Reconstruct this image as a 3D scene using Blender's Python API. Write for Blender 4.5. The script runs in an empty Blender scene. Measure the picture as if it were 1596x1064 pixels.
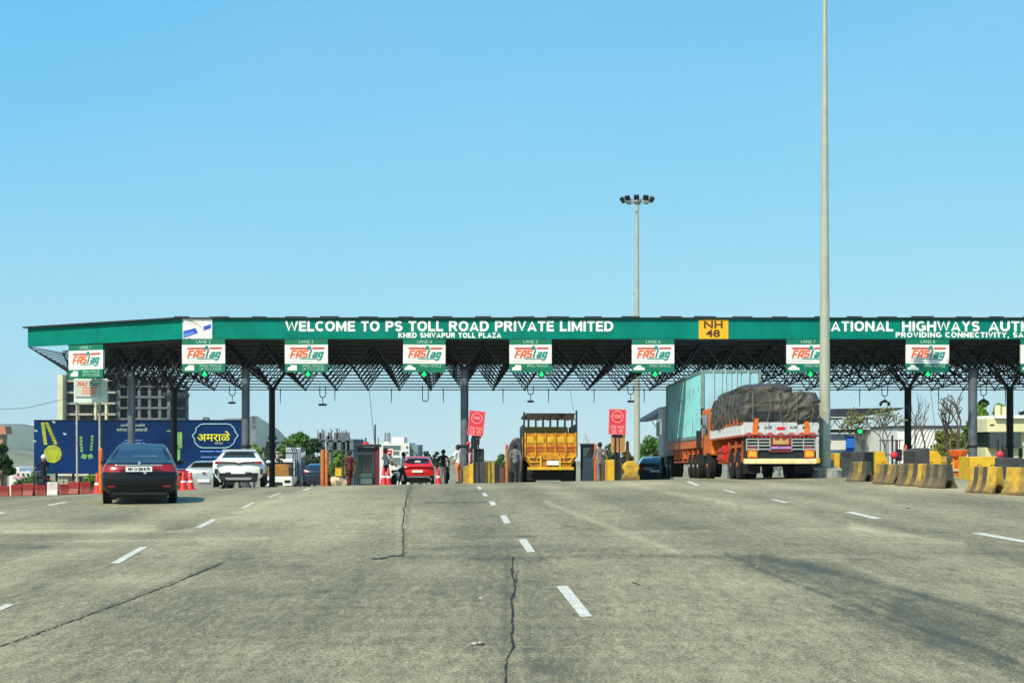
import bpy, math, random
from mathutils import Vector, Matrix, noise
random.seed(7)
sc = bpy.context.scene
COL = sc.collection
R = math.radians
F, CX, HY, CZ = 2300.0, 798.0, 690.0, 1.77

# ------------------------------------------------------------ ground shape
def ss(t, a, b):
    t = max(0.0, min(1.0, (t-a)/(b-a))); return t*t*(3-2*t)
def prof(y):
    if y < 36: return 0.06+0.00957*y
    u = y-36
    u1 = 26.6
    if u < u1: return 0.06+0.00957*36+0.00957*u-0.5*0.00163*u*u
    z1 = 0.06+0.00957*(36+u1)-0.5*0.00163*u1*u1
    s = 0.0338
    d = u-u1
    return z1-s*d
def gz(x, y):
    c = max(-26.0, min(24.0, x))*0.019*ss(y, 24, 56)
    if x<-10: c-=0.022*(min(-x,26)-10)*ss(y,24,56)
    return prof(y)+c
def X(px, D): return (px-CX)/F*D
def Z(py, D): return CZ+(HY-py)*D/F
def G(px, py, far=60.0):
    # first point where the line of sight meets the ground
    d = 6.0
    while d < far:
        if Z(py, d) <= gz(X(px, d), d): break
        d += 0.05
    return Vector((X(px, d), d, gz(X(px, d), d)))

# ------------------------------------------------------------ materials
MATS = {}
def lin(c):
    return tuple((v/255.0/12.92 if v/255.0 <= 0.04045 else ((v/255.0+0.055)/1.055)**2.4) for v in c)
def mat(name, col, rough=0.6, metal=0.0, var=0.18, scale=3.0, bump=0.0, bscale=40.0, col2=None, spec=0.4, emit=None, trans=0.0, coat=0.0, detail=6):
    if name in MATS: return MATS[name]
    m = bpy.data.materials.new(name); MATS[name] = m
    m.use_nodes = True
    nt = m.node_tree; N = nt.nodes; L = nt.links
    b = N['Principled BSDF']
    b.inputs['Roughness'].default_value = rough
    b.inputs['Metallic'].default_value = metal
    b.inputs['Specular IOR Level'].default_value = spec
    if coat:
        b.inputs['Coat Weight'].default_value = coat; b.inputs['Coat Roughness'].default_value = 0.06
    if trans: b.inputs['Transmission Weight'].default_value = trans
    tc = N.new('ShaderNodeTexCoord')
    nz = N.new('ShaderNodeTexNoise'); nz.inputs['Scale'].default_value = scale; nz.inputs['Detail'].default_value = detail
    nz.inputs['Roughness'].default_value = 0.65
    L.new(tc.outputs['Object'], nz.inputs['Vector'])
    ramp = N.new('ShaderNodeValToRGB')
    c2 = col2 if col2 else tuple(v*(1-var*1.6) for v in col)
    c1 = tuple(min(1, v*(1+var*0.6)) for v in col) if not col2 else col
    ramp.color_ramp.elements[0].position = 0.3; ramp.color_ramp.elements[1].position = 0.68
    ramp.color_ramp.elements[0].color = (*c2, 1); ramp.color_ramp.elements[1].color = (*c1, 1)
    L.new(nz.outputs['Fac'], ramp.inputs['Fac']); L.new(ramp.outputs['Color'], b.inputs['Base Color'])
    if emit:
        b.inputs['Emission Color'].default_value = (*emit[0], 1); b.inputs['Emission Strength'].default_value = emit[1]
    if bump:
        nb = N.new('ShaderNodeTexNoise'); nb.inputs['Scale'].default_value = bscale; nb.inputs['Detail'].default_value = 4
        L.new(tc.outputs['Object'], nb.inputs['Vector'])
        bp = N.new('ShaderNodeBump'); bp.inputs['Strength'].default_value = bump; bp.inputs['Distance'].default_value = 0.03
        L.new(nb.outputs['Fac'], bp.inputs['Height']); L.new(bp.outputs['Normal'], b.inputs['Normal'])
    return m

M = dict(
 green=mat('fascia_green', (0.0,0.215,0.165), 0.6, var=0.16, scale=0.9, spec=0.1),
 greend=mat('sign_green', (0.0,0.17,0.10), 0.5, var=0.08),
 white=mat('white_paint', (0.80,0.80,0.78), 0.5, var=0.05),
 letter=mat('letter_white', (0.92,0.92,0.92), 0.5, var=0.02),
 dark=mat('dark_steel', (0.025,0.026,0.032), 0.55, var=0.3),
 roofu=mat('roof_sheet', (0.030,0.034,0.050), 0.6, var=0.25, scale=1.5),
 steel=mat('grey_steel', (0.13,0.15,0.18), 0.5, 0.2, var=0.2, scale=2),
 galv=mat('galvanised', (0.42,0.45,0.42), 0.42, 0.3, var=0.12, scale=1.3),
 pole=mat('pole_cream', (0.45,0.465,0.37), 0.4, 0.15, var=0.12, scale=1.0),
 black=mat('black_rubber', (0.012,0.012,0.013), 0.8, var=0.3),
 blackp=mat('black_paint', (0.02,0.021,0.023), 0.5, var=0.3),
 orange=mat('orange_paint', (0.75,0.17,0.02), 0.5, var=0.25, scale=6),
 orangeb=mat('rusty_orange', (0.62,0.13,0.025), 0.6, col2=(0.22,0.045,0.015), scale=5, bump=0.2),
 yellow=mat('yellow_paint', (0.80,0.50,0.02), 0.5, col2=(0.55,0.32,0.03), scale=4),
 red=mat('red_paint', (0.62,0.02,0.02), 0.45, var=0.15),
 redsign=mat('red_sign', (0.66,0.035,0.06), 0.5, var=0.06),
 pink=mat('pale_pink_print', (0.95,0.42,0.45), 0.5, var=0.03),
 chrome=mat('chrome', (0.7,0.7,0.7), 0.2, 0.9, var=0.05),
 concrete=mat('concrete', (0.36,0.35,0.31), 0.85, var=0.2, scale=2, bump=0.2),
 glass=mat('dark_glass', (0.02,0.03,0.035), 0.08, var=0.1, spec=0.8, coat=0.6),
 carglass=mat('car_glass', (0.015,0.02,0.023), 0.08, var=0.3, scale=4, spec=0.8, coat=0.9),
 lamp=mat('tail_lamp_red', (0.34,0.006,0.008), 0.15, var=0.3, scale=12, coat=0.8),
 plate=mat('plate_white', (0.85,0.85,0.85), 0.5, var=0.03),
 trim=mat('trim_black', (0.018,0.018,0.02), 0.45, var=0.2),
 orangel=mat('logo_orange', (0.85,0.12,0.012), 0.5, var=0.05),
 teal=mat('logo_teal', (0.0,0.25,0.22), 0.5, var=0.05),
 redl=mat('logo_red', (0.55,0.05,0.02), 0.5, var=0.05),
 greyprint=mat('grey_print', (0.45,0.48,0.42), 0.5, var=0.1, scale=30),
 arrow=mat('green_arrow_light', (0.0,0.5,0.1), 0.4, emit=((0.0,0.75,0.16),1.3)),
)

# ------------------------------------------------------------ mesh helpers
class MB:
    def __init__(s): s.v=[]; s.f=[]; s.m=[]
    def add(s, vs, fs, mi=0):
        o=len(s.v); s.v += [tuple(v) for v in vs]; s.f += [tuple(i+o for i in f) for f in fs]; s.m += [mi]*len(fs); return s
    def box(s, c, d, rz=0, rx=0, ry=0, mi=0):
        x,y,z = d[0]/2,d[1]/2,d[2]/2
        vs=[Vector(p) for p in ((-x,-y,-z),(x,-y,-z),(x,y,-z),(-x,y,-z),(-x,-y,z),(x,-y,z),(x,y,z),(-x,y,z))]
        if rz or rx or ry:
            m = Matrix.Rotation(rz,3,'Z')@Matrix.Rotation(ry,3,'Y')@Matrix.Rotation(rx,3,'X'); vs=[m@v for v in vs]
        vs=[v+Vector(c) for v in vs]
        return s.add(vs, [(0,3,2,1),(4,5,6,7),(0,1,5,4),(1,2,6,5),(2,3,7,6),(3,0,4,7)], mi)
    def bb(s, x0,x1,y0,y1,z0,z1, mi=0):
        return s.box(((x0+x1)/2,(y0+y1)/2,(z0+z1)/2),(x1-x0,y1-y0,z1-z0),mi=mi)
    def tube(s, a, b, r0, r1=None, n=8, cap=True, mi=0):
        a=Vector(a); b=Vector(b); r1 = r0 if r1 is None else r1
        d=(b-a); 
        if d.length<1e-6: return s
        d.normalize(); u = d.cross(Vector((0,0,1)) if abs(d.z)<0.95 else Vector((1,0,0))).normalized(); w=d.cross(u)
        vs=[]
        for p,r in ((a,r0),(b,r1)):
            for k in range(n):
                t=2*math.pi*k/n+math.pi/n; vs.append(p+u*math.cos(t)*r+w*math.sin(t)*r)
        fs=[(k,(k+1)%n,n+(k+1)%n,n+k) for k in range(n)]
        if cap: fs += [tuple(range(n-1,-1,-1)), tuple(range(n,2*n))]
        return s.add(vs,fs,mi)
    def path(s, pts, r, n=6, mi=0):
        rs = r if isinstance(r,(list,tuple)) else [r]*len(pts)
        for i in range(len(pts)-1): s.tube(pts[i],pts[i+1],rs[i],rs[i+1],n,True,mi)
        return s
    def prism(s, prof_, axis, a, b, mi=0):
        # prof_: 2D outline, extruded along axis from a to b
        n=len(prof_); vs=[]
        for t in (a,b):
            for p in prof_:
                vs.append({'x':(t,p[0],p[1]),'y':(p[0],t,p[1]),'z':(p[0],p[1],t)}[axis])
        fs=[(k,(k+1)%n,n+(k+1)%n,n+k) for k in range(n)]+[tuple(range(n-1,-1,-1)),tuple(range(n,2*n))]
        return s.add(vs,fs,mi)
    def lathe(s, pr, c=(0,0,0), axis='z', n=20, mi=0):
        # pr: (radius, height)
        c=Vector(c); vs=[]
        for r,h in pr:
            for k in range(n):
                t=2*math.pi*k/n
                p={'z':(r*math.cos(t),r*math.sin(t),h),'x':(h,r*math.cos(t),r*math.sin(t)),'y':(r*math.cos(t),h,r*math.sin(t))}[axis]
                vs.append(c+Vector(p))
        fs=[]
        for i in range(len(pr)-1):
            for k in range(n): fs.append((i*n+k,i*n+(k+1)%n,(i+1)*n+(k+1)%n,(i+1)*n+k))
        fs += [tuple(range(n-1,-1,-1)), tuple((len(pr)-1)*n+k for k in range(n))]
        return s.add(vs,fs,mi)
    def blob(s, c, r, n=10, mi=0, jit=0):
        c=Vector(c); vs=[]; m=n//2+1
        for i in range(m):
            p=math.pi*i/(m-1)
            for k in range(n):
                t=2*math.pi*k/n
                q=Vector((math.sin(p)*math.cos(t)*r[0],math.sin(p)*math.sin(t)*r[1],math.cos(p)*r[2]))
                if jit: q*=1+jit*noise.noise(q*3/max(r)+c)
                vs.append(c+q)
        fs=[(i*n+k,(i+1)*n+k,(i+1)*n+(k+1)%n,i*n+(k+1)%n) for i in range(m-1) for k in range(n)]
        return s.add(vs,fs,mi)
    def build(s, name, mats, parent=None, smooth=False, bevel=0.0, loc=None):
        me=bpy.data.meshes.new(name); me.from_pydata(s.v,[],s.f)
        if not isinstance(mats,(list,tuple)): mats=[mats]
        for m in mats: me.materials.append(m if not isinstance(m,str) else M[m])
        me.polygons.foreach_set('material_index', s.m)
        if smooth: me.polygons.foreach_set('use_smooth',[True]*len(me.polygons))
        me.update(); me.validate()
        o=bpy.data.objects.new(name,me); COL.objects.link(o)
        if parent: o.parent=parent
        if loc: o.location=loc
        if smooth: shade_auto(o)
        if bevel:
            bv=o.modifiers.new('b','BEVEL'); bv.width=bevel; bv.segments=2; bv.limit_method='ANGLE'
        return o
def shade_auto(o):
    me=o.data
    # keep edges sharper than 40 degrees
    import bmesh
    bm=bmesh.new(); bm.from_mesh(me)
    for e in bm.edges:
        if len(e.link_faces)==2 and e.calc_face_angle(0)>R(42): e.smooth=False
    bm.to_mesh(me); bm.free()
def tag(o,label=None,cat=None,group=None,kind=None):
    if label: o['label']=label
    if cat: o['category']=cat
    if group: o['group']=group
    if kind: o['kind']=kind
    return o
def thing(name,label,cat,loc=(0,0,0),rz=0,group=None,rx=0):
    o=bpy.data.objects.new(name,None); COL.objects.link(o); o.empty_display_size=0.2
    o.location=loc; o.rotation_euler=(rx,0,rz)
    return tag(o,label,cat,group)
def copy_tree(o,parent=None):
    c=o.copy(); COL.objects.link(c); c.parent=parent
    for ch in list(o.children): copy_tree(ch,c)
    return c
def text(body,m,parent,loc,size,width=None,bold=0.0,shear=0.0,name='lettering',rot=(math.pi/2,0,0),ext=0.006,align='CENTER',depthz=None,space=1.0):
    cu=bpy.data.curves.new(name,'FONT'); cu.body=body; cu.size=size; cu.offset=bold*size; cu.shear=shear; cu.extrude=ext
    cu.align_x=align; cu.align_y='CENTER'; cu.resolution_u=3; cu.space_character=space
    cu.materials.append(M[m] if isinstance(m,str) else m)
    o=bpy.data.objects.new(name,cu); COL.objects.link(o); o.rotation_euler=rot; o.location=loc
    if width:
        bpy.context.view_layer.update()
        w=o.dimensions.x/max(1e-6,1.0)
        o.scale.x=width/w
    bpy.context.view_layer.update()
    me=bpy.data.meshes.new_from_object(o.evaluated_get(bpy.context.evaluated_depsgraph_get()))
    q=bpy.data.objects.new(name,me); COL.objects.link(q); q.location=o.location; q.rotation_euler=o.rotation_euler; q.scale=o.scale
    bpy.data.objects.remove(o); bpy.data.curves.remove(cu); q.name=name
    if parent: q.parent=parent
    return q

def add_dirt(m, z0, z1, col=(.13,.095,.05), amt=.85):
    # splashed mud that thins out with height on the thing
    nt=m.node_tree; N=nt.nodes; L=nt.links; b=N['Principled BSDF']; src=b.inputs['Base Color'].links[0].from_socket
    tc=N.new('ShaderNodeTexCoord'); sx=N.new('ShaderNodeSeparateXYZ'); L.new(tc.outputs['Object'],sx.inputs[0])
    n=N.new('ShaderNodeTexNoise'); n.inputs['Scale'].default_value=5; n.inputs['Detail'].default_value=6; L.new(tc.outputs['Object'],n.inputs['Vector'])
    a=N.new('ShaderNodeMath'); a.operation='MULTIPLY_ADD'; L.new(n.outputs['Fac'],a.inputs[0]); a.inputs[1].default_value=(z1-z0)*1.6; L.new(sx.outputs['Z'],a.inputs[2])
    mr=N.new('ShaderNodeMapRange'); L.new(a.outputs[0],mr.inputs['Value']); mr.inputs['From Min'].default_value=z0+(z1-z0)*.8; mr.inputs['From Max'].default_value=z1+(z1-z0)*.8; mr.inputs['To Min'].default_value=amt; mr.inputs['To Max'].default_value=0
    mx=N.new('ShaderNodeMix'); mx.data_type='RGBA'; L.new(mr.outputs['Result'],mx.inputs['Factor']); L.new(src,mx.inputs['A']); mx.inputs['B'].default_value=(*col,1); L.new(mx.outputs['Result'],b.inputs['Base Color'])
    return m
# heavy block capitals, each stroke a mitred strip
def _arc(cx,cy,rx,ry,a0,a1,n=8): return [(cx+rx*math.cos(R(a0+(a1-a0)*k/n)),cy+ry*math.sin(R(a0+(a1-a0)*k/n))) for k in range(n+1)]
_t=.105; _h=1-_t
GL={
'W':(1.12,[[(.06,1),(.30,_t*.2),(.56,.93),(.82,_t*.2),(1.06,1)]]),'E':(.66,[[(_t,0),(_t,1)],[(_t,_h),(.66,_h)],[(_t,.5),(.61,.5)],[(_t,_t),(.66,_t)]]),
'L':(.62,[[(_t,1),(_t,_t),(.62,_t)]]),'C':(.80,[_arc(.44,.5,.335,_h-.5,48,312,14)]),'O':(.88,[_arc(.44,.5,.335,_h-.5,0,180,12),_arc(.44,.5,.335,_h-.5,180,360,12)]),
'G':(.86,[_arc(.44,.5,.335,_h-.5,48,320,14),[(.48,.46),(.76,.46),(.76,.12)]]),'M':(.96,[[(_t,0),(_t,1)],[(.96-_t,0),(.96-_t,1)],[(_t*1.2,.92),(.48,.18),(.96-_t*1.2,.92)]]),
'T':(.70,[[(0,_h),(.70,_h)],[(.35,0),(.35,_h)]]),'P':(.72,[[(_t,0),(_t,1)],[(_t,_h),(.42,_h)]+_arc(.42,.68,.20,.215,80,-80,6)+[(.42,.465),(_t,.465)]]),
'S':(.72,[_arc(.36,.70,.25,.195,25,180,7)+_arc(.36,.70,.25,.195,190,250,3)+_arc(.36,.30,.25,.195,70,-10,4)+_arc(.36,.30,.25,.195,-20,-155,7)]),
'R':(.78,[[(_t,0),(_t,1)],[(_t,_h),(.44,_h)]+_arc(.44,.70,.20,.195,80,-80,6)+[(.44,.505),(_t,.505)],[(.40,.5),(.68,0)]]),
'D':(.82,[[(_t,0),(_t,1)],[(_t,_h),(.36,_h)]+_arc(.36,.5,.34,_h-.5,80,-80,10)+[(.36,_t),(_t,_t)]]),'A':(.84,[[(.09,0),(.42,.96),(.75,0)],[(.22,.27),(.62,.27)]]),
'I':(.24,[[(.12,0),(.12,1)]]),'V':(.80,[[(.08,1),(.40,.05),(.72,1)]]),'K':(.80,[[(_t,0),(_t,1)],[(.66,1),(.20,.46)],[(.32,.58),(.70,0)]]),
'H':(.80,[[(_t,0),(_t,1)],[(.80-_t,0),(.80-_t,1)],[(_t,.5),(.80-_t,.5)]]),'U':(.80,[[(_t,1),(_t,.40)]+_arc(.40,.40,.295,.295,190,350,8)+[(.80-_t,.40),(.80-_t,1)]]),
'Z':(.70,[[(.03,_h),(.56,_h),(.12,_t),(.68,_t)]]),'N':(.82,[[(_t,0),(_t,1)],[(.82-_t,0),(.82-_t,1)],[(_t,.90),(.82-_t,.10)]]),
'Y':(.78,[[(.08,1),(.39,.48),(.70,1)],[(.39,0),(.39,.50)]]),'F':(.62,[[(_t,0),(_t,1)],[(_t,_h),(.62,_h)],[(_t,.48),(.56,.48)]]),',':(.24,[[(.14,.16),(.10,-.14)]]),' ':(.34,[])}
def block_text(s,m,parent,loc,h,width,th=.21,shear=0,name='lettering',glyphs=None,gap=.10):
    g_=dict(GL); g_.update(glyphs or {})
    b=MB(); x=0; lift=0
    for ch in s:
        w_,st_=g_[ch]
        for pl in st_:
            lift=(lift+1)%5; n=len(pl); L_=[];R_=[]
            for i,p in enumerate(pl):
                a=pl[max(0,i-1)]; c=pl[min(n-1,i+1)]
                d1=Vector((p[0]-a[0],p[1]-a[1])); d2=Vector((c[0]-p[0],c[1]-p[1]))
                if d1.length<1e-6: d1=d2
                if d2.length<1e-6: d2=d1
                d1.normalize(); d2.normalize(); tn_=(d1+d2)
                if tn_.length<1e-3: tn_=d1
                tn_.normalize(); nn=Vector((-tn_.y,tn_.x)); k=min(1.6,1/max(.3,nn.dot(Vector((-d1.y,d1.x)))))
                L_.append((p[0]+nn.x*th/2*k,p[1]+nn.y*th/2*k)); R_.append((p[0]-nn.x*th/2*k,p[1]-nn.y*th/2*k))
            vs=[]; yo=-.004-.0012*lift
            for q in L_+R_:
                yy=q[1] if ch==',' else max(0,min(1,q[1])); vs.append((x+q[0]+shear*yy,yo,yy))
            b.add(vs,[(n+i,n+i+1,i+1,i) for i in range(n-1)])
        x+=w_+gap
    x-=gap
    b.v=[((v[0]-x/2)*width/x,v[1],(v[2]-.5)*h) for v in b.v]
    return b.build(name,m,parent,loc=loc)

# ------------------------------------------------------------ camera, light, sky
cam=bpy.data.cameras.new('camera'); co=bpy.data.objects.new('camera',cam); COL.objects.link(co)
co.location=(0,0,CZ); co.rotation_euler=(R(90),0,0)
cam.sensor_width=36; cam.lens=36*F/1596; cam.shift_y=158/1596; cam.clip_end=20000; cam.clip_start=0.1
sc.camera=co
SUN=Vector((-0.38,-0.60,0.70)).normalized()
el=math.asin(SUN.z); az=math.atan2(SUN.x,SUN.y)
w=bpy.data.worlds.new('World'); sc.world=w; w.use_nodes=True
nt=w.node_tree; bg=nt.nodes['Background']; sk=nt.nodes.new('ShaderNodeTexSky'); sk.sky_type='NISHITA'; sk.sun_disc=False
sk.sun_elevation=el; sk.sun_rotation=az; sk.air_density=0.75; sk.dust_density=0.45; sk.ozone_density=2.0; sk.altitude=0
bg.inputs['Strength'].default_value=0.125
sp=nt.nodes.new('ShaderNodeSeparateColor'); cb=nt.nodes.new('ShaderNodeCombineColor')
nt.links.new(sk.outputs[0],sp.inputs[0])
# the plaza sits on a rise, so the sky reaches a little below eye level
tcw=nt.nodes.new('ShaderNodeTexCoord'); va=nt.nodes.new('ShaderNodeVectorMath'); va.operation='ADD'; va.inputs[1].default_value=(0,0,0.045)
nt.links.new(tcw.outputs['Generated'],va.inputs[0]); nt.links.new(va.outputs[0],sk.inputs[0])
# tone response of the sky, channel by channel
for k,(g_,m_) in enumerate(((1.0,1.06),(0.44,3.22),(0.10,6.3))):
    pw=nt.nodes.new('ShaderNodeMath'); pw.operation='POWER'; pw.inputs[1].default_value=g_
    ml=nt.nodes.new('ShaderNodeMath'); ml.operation='MULTIPLY'; ml.inputs[1].default_value=m_
    nt.links.new(sp.outputs[k],pw.inputs[0]); nt.links.new(pw.outputs[0],ml.inputs[0]); nt.links.new(ml.outputs[0],cb.inputs[k])
# very faint uneven dust in the upper air
wn=nt.nodes.new('ShaderNodeTexNoise'); wn.inputs['Scale'].default_value=2.2; wn.inputs['Detail'].default_value=5
wm_=nt.nodes.new('ShaderNodeMapping'); wm_.inputs['Scale'].default_value=(1,1,3.5); nt.links.new(tcw.outputs['Generated'],wm_.inputs[0]); nt.links.new(wm_.outputs[0],wn.inputs['Vector'])
mr_=nt.nodes.new('ShaderNodeMapRange'); mr_.inputs['From Min'].default_value=.4; mr_.inputs['From Max'].default_value=.75; mr_.inputs['To Max'].default_value=.16; nt.links.new(wn.outputs['Fac'],mr_.inputs['Value'])
mx_=nt.nodes.new('ShaderNodeMix'); mx_.data_type='RGBA'; mx_.clamp_result=False; mx_.inputs['B'].default_value=(4.6,6.0,6.9,1)
nt.links.new(mr_.outputs[0],mx_.inputs['Factor']); nt.links.new(cb.outputs[0],mx_.inputs['A']); nt.links.new(mx_.outputs['Result'],bg.inputs[0])
sl=bpy.data.lights.new('sun','SUN'); sl.energy=5.0; sl.angle=R(0.5); sl.color=(1,0.90,0.69)
so=bpy.data.objects.new('sun',sl); COL.objects.link(so); so.rotation_euler=SUN.to_track_quat('Z','Y').to_euler()
sc.view_settings.view_transform='Standard'; sc.view_settings.look='None'; sc.view_settings.exposure=0; sc.view_settings.gamma=1

# ------------------------------------------------------------ ground, road, hills
def grid_mesh(name,xs,ys,zf,m,attr=None):
    v=[];f=[]; nx=len(xs)
    for y in ys:
        for x in xs: v.append((x,y,zf(x,y)))
    for j in range(len(ys)-1):
        for i in range(nx-1):
            a=j*nx+i; f.append((a,a+1,a+nx+1,a+nx))
    me=bpy.data.meshes.new(name); me.from_pydata(v,[],f); me.materials.append(m)
    me.polygons.foreach_set('use_smooth',[True]*len(f))
    if attr:
        at=me.attributes.new('stain','FLOAT','POINT'); at.data.foreach_set('value',[attr(*p) for p in v])
    o=bpy.data.objects.new(name,me); COL.objects.link(o); return o

def segd(px,py,a,b):
    ax,ay=a; bx,by=b; dx,dy=bx-ax,by-ay
    t=max(0,min(1,((px-ax)*dx+(py-ay)*dy)/(dx*dx+dy*dy)))
    return math.hypot((px-ax-t*dx),(py-ay-t*dy)*1.0),t
# worn and patched areas of the plaza surface, (kind, points, width, value)
ELL=[(350,792,150,20,.22),(90,822,150,9,.28),(250,850,260,14,.12),(1100,795,260,14,.08),(520,800,120,40,.12),
     (690,777,55,16,-.16),(60,850,120,6,-.15),(500,930,260,60,-.08),(300,905,200,10,.12),
     (1480,760,150,10,.22),(1100,757,300,5,.16),(1000,752,60,4,.28),(900,840,60,25,-.05),(1000,1040,200,40,.05),(1250,885,120,12,-.10),(1480,960,150,28,-.10),
     (1420,1000,120,25,-.10),(640,870,50,9,-.12),(1420,760,40,6,.15)]
LIN=[((1330,822),(1500,848),7,.45),((1290,800),(1360,826),4,.2),((850,782),(1055,860),4,.33),
     ((1130,862),(1225,905),3,-.22),((1225,904),(1262,916),2.2,-.5),((1262,916),(1330,942),3,-.28),((1330,942),(1360,955),3.5,-.5),((1385,962),(1440,980),3,-.42),((1440,980),(1580,1030),4.5,-.55),((1300,945),(1450,1000),6,-.2),((1450,1000),(1600,1050),9,-.22),
     ((1190,868),(1260,880),5,-.25),((1250,880),(1440,928),5,-.28),((1440,928),(1600,976),6,-.34),((1170,872),(1400,945),12,-.14),((1400,950),(1620,1010),16,-.16),
     ((1300,868),(1390,905),4,.16),((1390,905),(1600,962),4,.14),
     ((640,757),(628,866),2.5,-.25),((622,790),(620,860),4,.14),((628,866),(840,872),5,-.16),((840,868),(1000,866),4,-.18),((1000,866),(1190,868),3,-.2),((1190,860),(1600,862),4,-.10),
     ((640,854),(900,850),3,-.12),((680,843),(820,840),1.6,.16),((650,833),(1100,828),1.5,.15),((830,858),(980,856),4,-.14),((660,783),(760,782),1.3,-.3),((440,815),(600,812),1.5,.14),((400,838),(560,834),2,.12),
     ((793,870),(781,1064),4,-.14),((812,880),(806,1064),6,.16),((345,878),(0,1008),3,-.2),((0,846),(420,838),2,.2),((0,829),(300,826),3,.34),((900,850),(700,758),6,.06),
     ((560,758),(440,775),5,.22),((440,775),(310,822),5,.25),((310,822),(180,880),4,.10),((980,755),(1140,785),4,.28),((1140,785),(1380,830),3,.12),((200,772),(330,760),3,.2),
     ((1100,905),(1330,1064),7,-.07),((960,905),(1100,1064),7,-.06),((560,905),(380,1064),9,-.08),((690,905),(600,1064),9,-.07)]
_lb=[(min(a[0],b[0])-3*w-12,max(a[0],b[0])+3*w+12,min(a[1],b[1])-3*w,max(a[1],b[1])+3*w) for a,b,w,v in LIN]
_rs=random.Random(11)
DRIP=[(_rs.uniform(-7,9)-.055*0,_rs.uniform(10,34),_rs.uniform(.05,.20),_rs.uniform(-.35,-.12)) for _ in range(70)]
_dg={}
for _d in DRIP: _dg.setdefault((int(_d[0]//1),int(_d[1]//1)),[]).append(_d)
def stain(x,y,z):
    if y<8 or y>75: return 0.0
    px=CX+F*x/y; py=HY+(CZ-gz(x,y))*F/y
    if px<-150 or px>1750: return 0.0
    q=0.0
    wob=noise.noise(Vector((x*1.3,y*0.5,0)))*10
    xr=x+0.055*y
    q+=0.075*math.cos(6.283*xr/1.75)*(0.6+noise.noise(Vector((x*.35,y*.07,5)))) + 0.16*noise.noise(Vector((xr*.55,y*.045,9)))
    cx_,cy_=int(x//1),int(y//1)
    for gx in (cx_-1,cx_,cx_+1):
        for gy in (cy_-1,cy_,cy_+1):
            for dx_,dy_,dr_,dv_ in _dg.get((gx,gy),()):
                dd=((x-dx_)/dr_)**2+((y-dy_)/(dr_*1.7))**2
                if dd<4: q+=dv_*math.exp(-dd)
    for ex,ey,rx,ry,v in ELL:
        d=((px-ex+wob)/rx)**2+((py-ey)/ry)**2
        if d<2.5: q+=v*math.exp(-d*d*0.8)
    for k_,(a,b,wd,v) in enumerate(LIN):
        q4=_lb[k_]
        if px<q4[0] or px>q4[1] or py<q4[2] or py>q4[3]: continue
        d,t=segd(px+wob*0.3,py,a,b)
        if d<wd*2.5: q+=(1.75 if v<0 else 1.1)*v*math.exp(-(d/wd)**2)*(0.6+0.4*noise.noise(Vector((x*4,y*1.2,3))))
    return q
def road_material():
    m=bpy.data.materials.new('road_surface'); m.use_nodes=True; nt=m.node_tree; N=nt.nodes; L=nt.links; b=N['Principled BSDF']
    b.inputs['Roughness'].default_value=0.85; b.inputs['Specular IOR Level'].default_value=0.25
    tc=N.new('ShaderNodeTexCoord')
    def nz(scale,detail=5,rough=0.6,vec=None):
        n=N.new('ShaderNodeTexNoise'); n.inputs['Scale'].default_value=scale; n.inputs['Detail'].default_value=detail; n.inputs['Roughness'].default_value=rough
        L.new(vec or tc.outputs['Object'],n.inputs['Vector']); return n
    mp=N.new('ShaderNodeMapping'); mp.inputs['Scale'].default_value=(1,0.22,1); mp.inputs['Rotation'].default_value=(0,0,R(-4)); L.new(tc.outputs['Object'],mp.inputs['Vector'])
    big=nz(0.35,6,0.6); mid=nz(1.6,6,0.7,mp.outputs['Vector']); fine=nz(38,3,0.7); grit=nz(110,2,0.8)
    at=N.new('ShaderNodeAttribute'); at.attribute_name='stain'
    def math_(op,a,b_):
        n=N.new('ShaderNodeMath'); n.operation=op
        for i,q in ((0,a),(1,b_)):
            if isinstance(q,(int,float)): n.inputs[i].default_value=q
            else: L.new(q,n.inputs[i])
        return n.outputs[0]
    s=math_('ADD',math_('MULTIPLY',math_('SUBTRACT',big.outputs['Fac'],0.5),0.45),math_('MULTIPLY',math_('SUBTRACT',mid.outputs['Fac'],0.5),0.45))
    s=math_('ADD',s,math_('MULTIPLY',math_('SUBTRACT',fine.outputs['Fac'],0.5),2.1))
    s=math_('ADD',s,math_('MULTIPLY',math_('SUBTRACT',grit.outputs['Fac'],0.5),2.0))
    s=math_('ADD',s,math_('MULTIPLY',at.outputs['Fac'],1.15))
    crs=nz(11,4,0.75,mp.outputs['Vector']); s=math_('ADD',s,math_('MULTIPLY',math_('SUBTRACT',crs.outputs['Fac'],0.5),1.1))
    m2=N.new('ShaderNodeMapping'); m2.inputs['Scale'].default_value=(0.22,2.6,1); L.new(tc.outputs['Object'],m2.inputs['Vector'])
    scr=nz(2.2,6,0.75,m2.outputs['Vector']); s=math_('ADD',s,math_('MULTIPLY',math_('SUBTRACT',scr.outputs['Fac'],0.5),0.5))
    s=math_('ADD',s,0.47)
    r=N.new('ShaderNodeValToRGB'); e=r.color_ramp.elements
    e[0].position=0.0; e[0].color=(0.080,0.082,0.060,1)
    e[1].position=1.0; e[1].color=(0.50,0.43,0.265,1)
    a=e.new(0.45); a.color=(0.235,0.203,0.120,1)
    L.new(s,r.inputs['Fac']); L.new(r.outputs['Color'],b.inputs['Base Color'])
    bp=N.new('ShaderNodeBump'); bp.inputs['Strength'].default_value=0.45; bp.inputs['Distance'].default_value=0.012
    L.new(fine.outputs['Fac'],bp.inputs['Height']); L.new(bp.outputs['Normal'],b.inputs['Normal'])
    return m
def fr(a,b,s):
    r=[]; t=a
    while t<b-1e-6: r.append(t); t+=s
    r.append(b); return r
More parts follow.
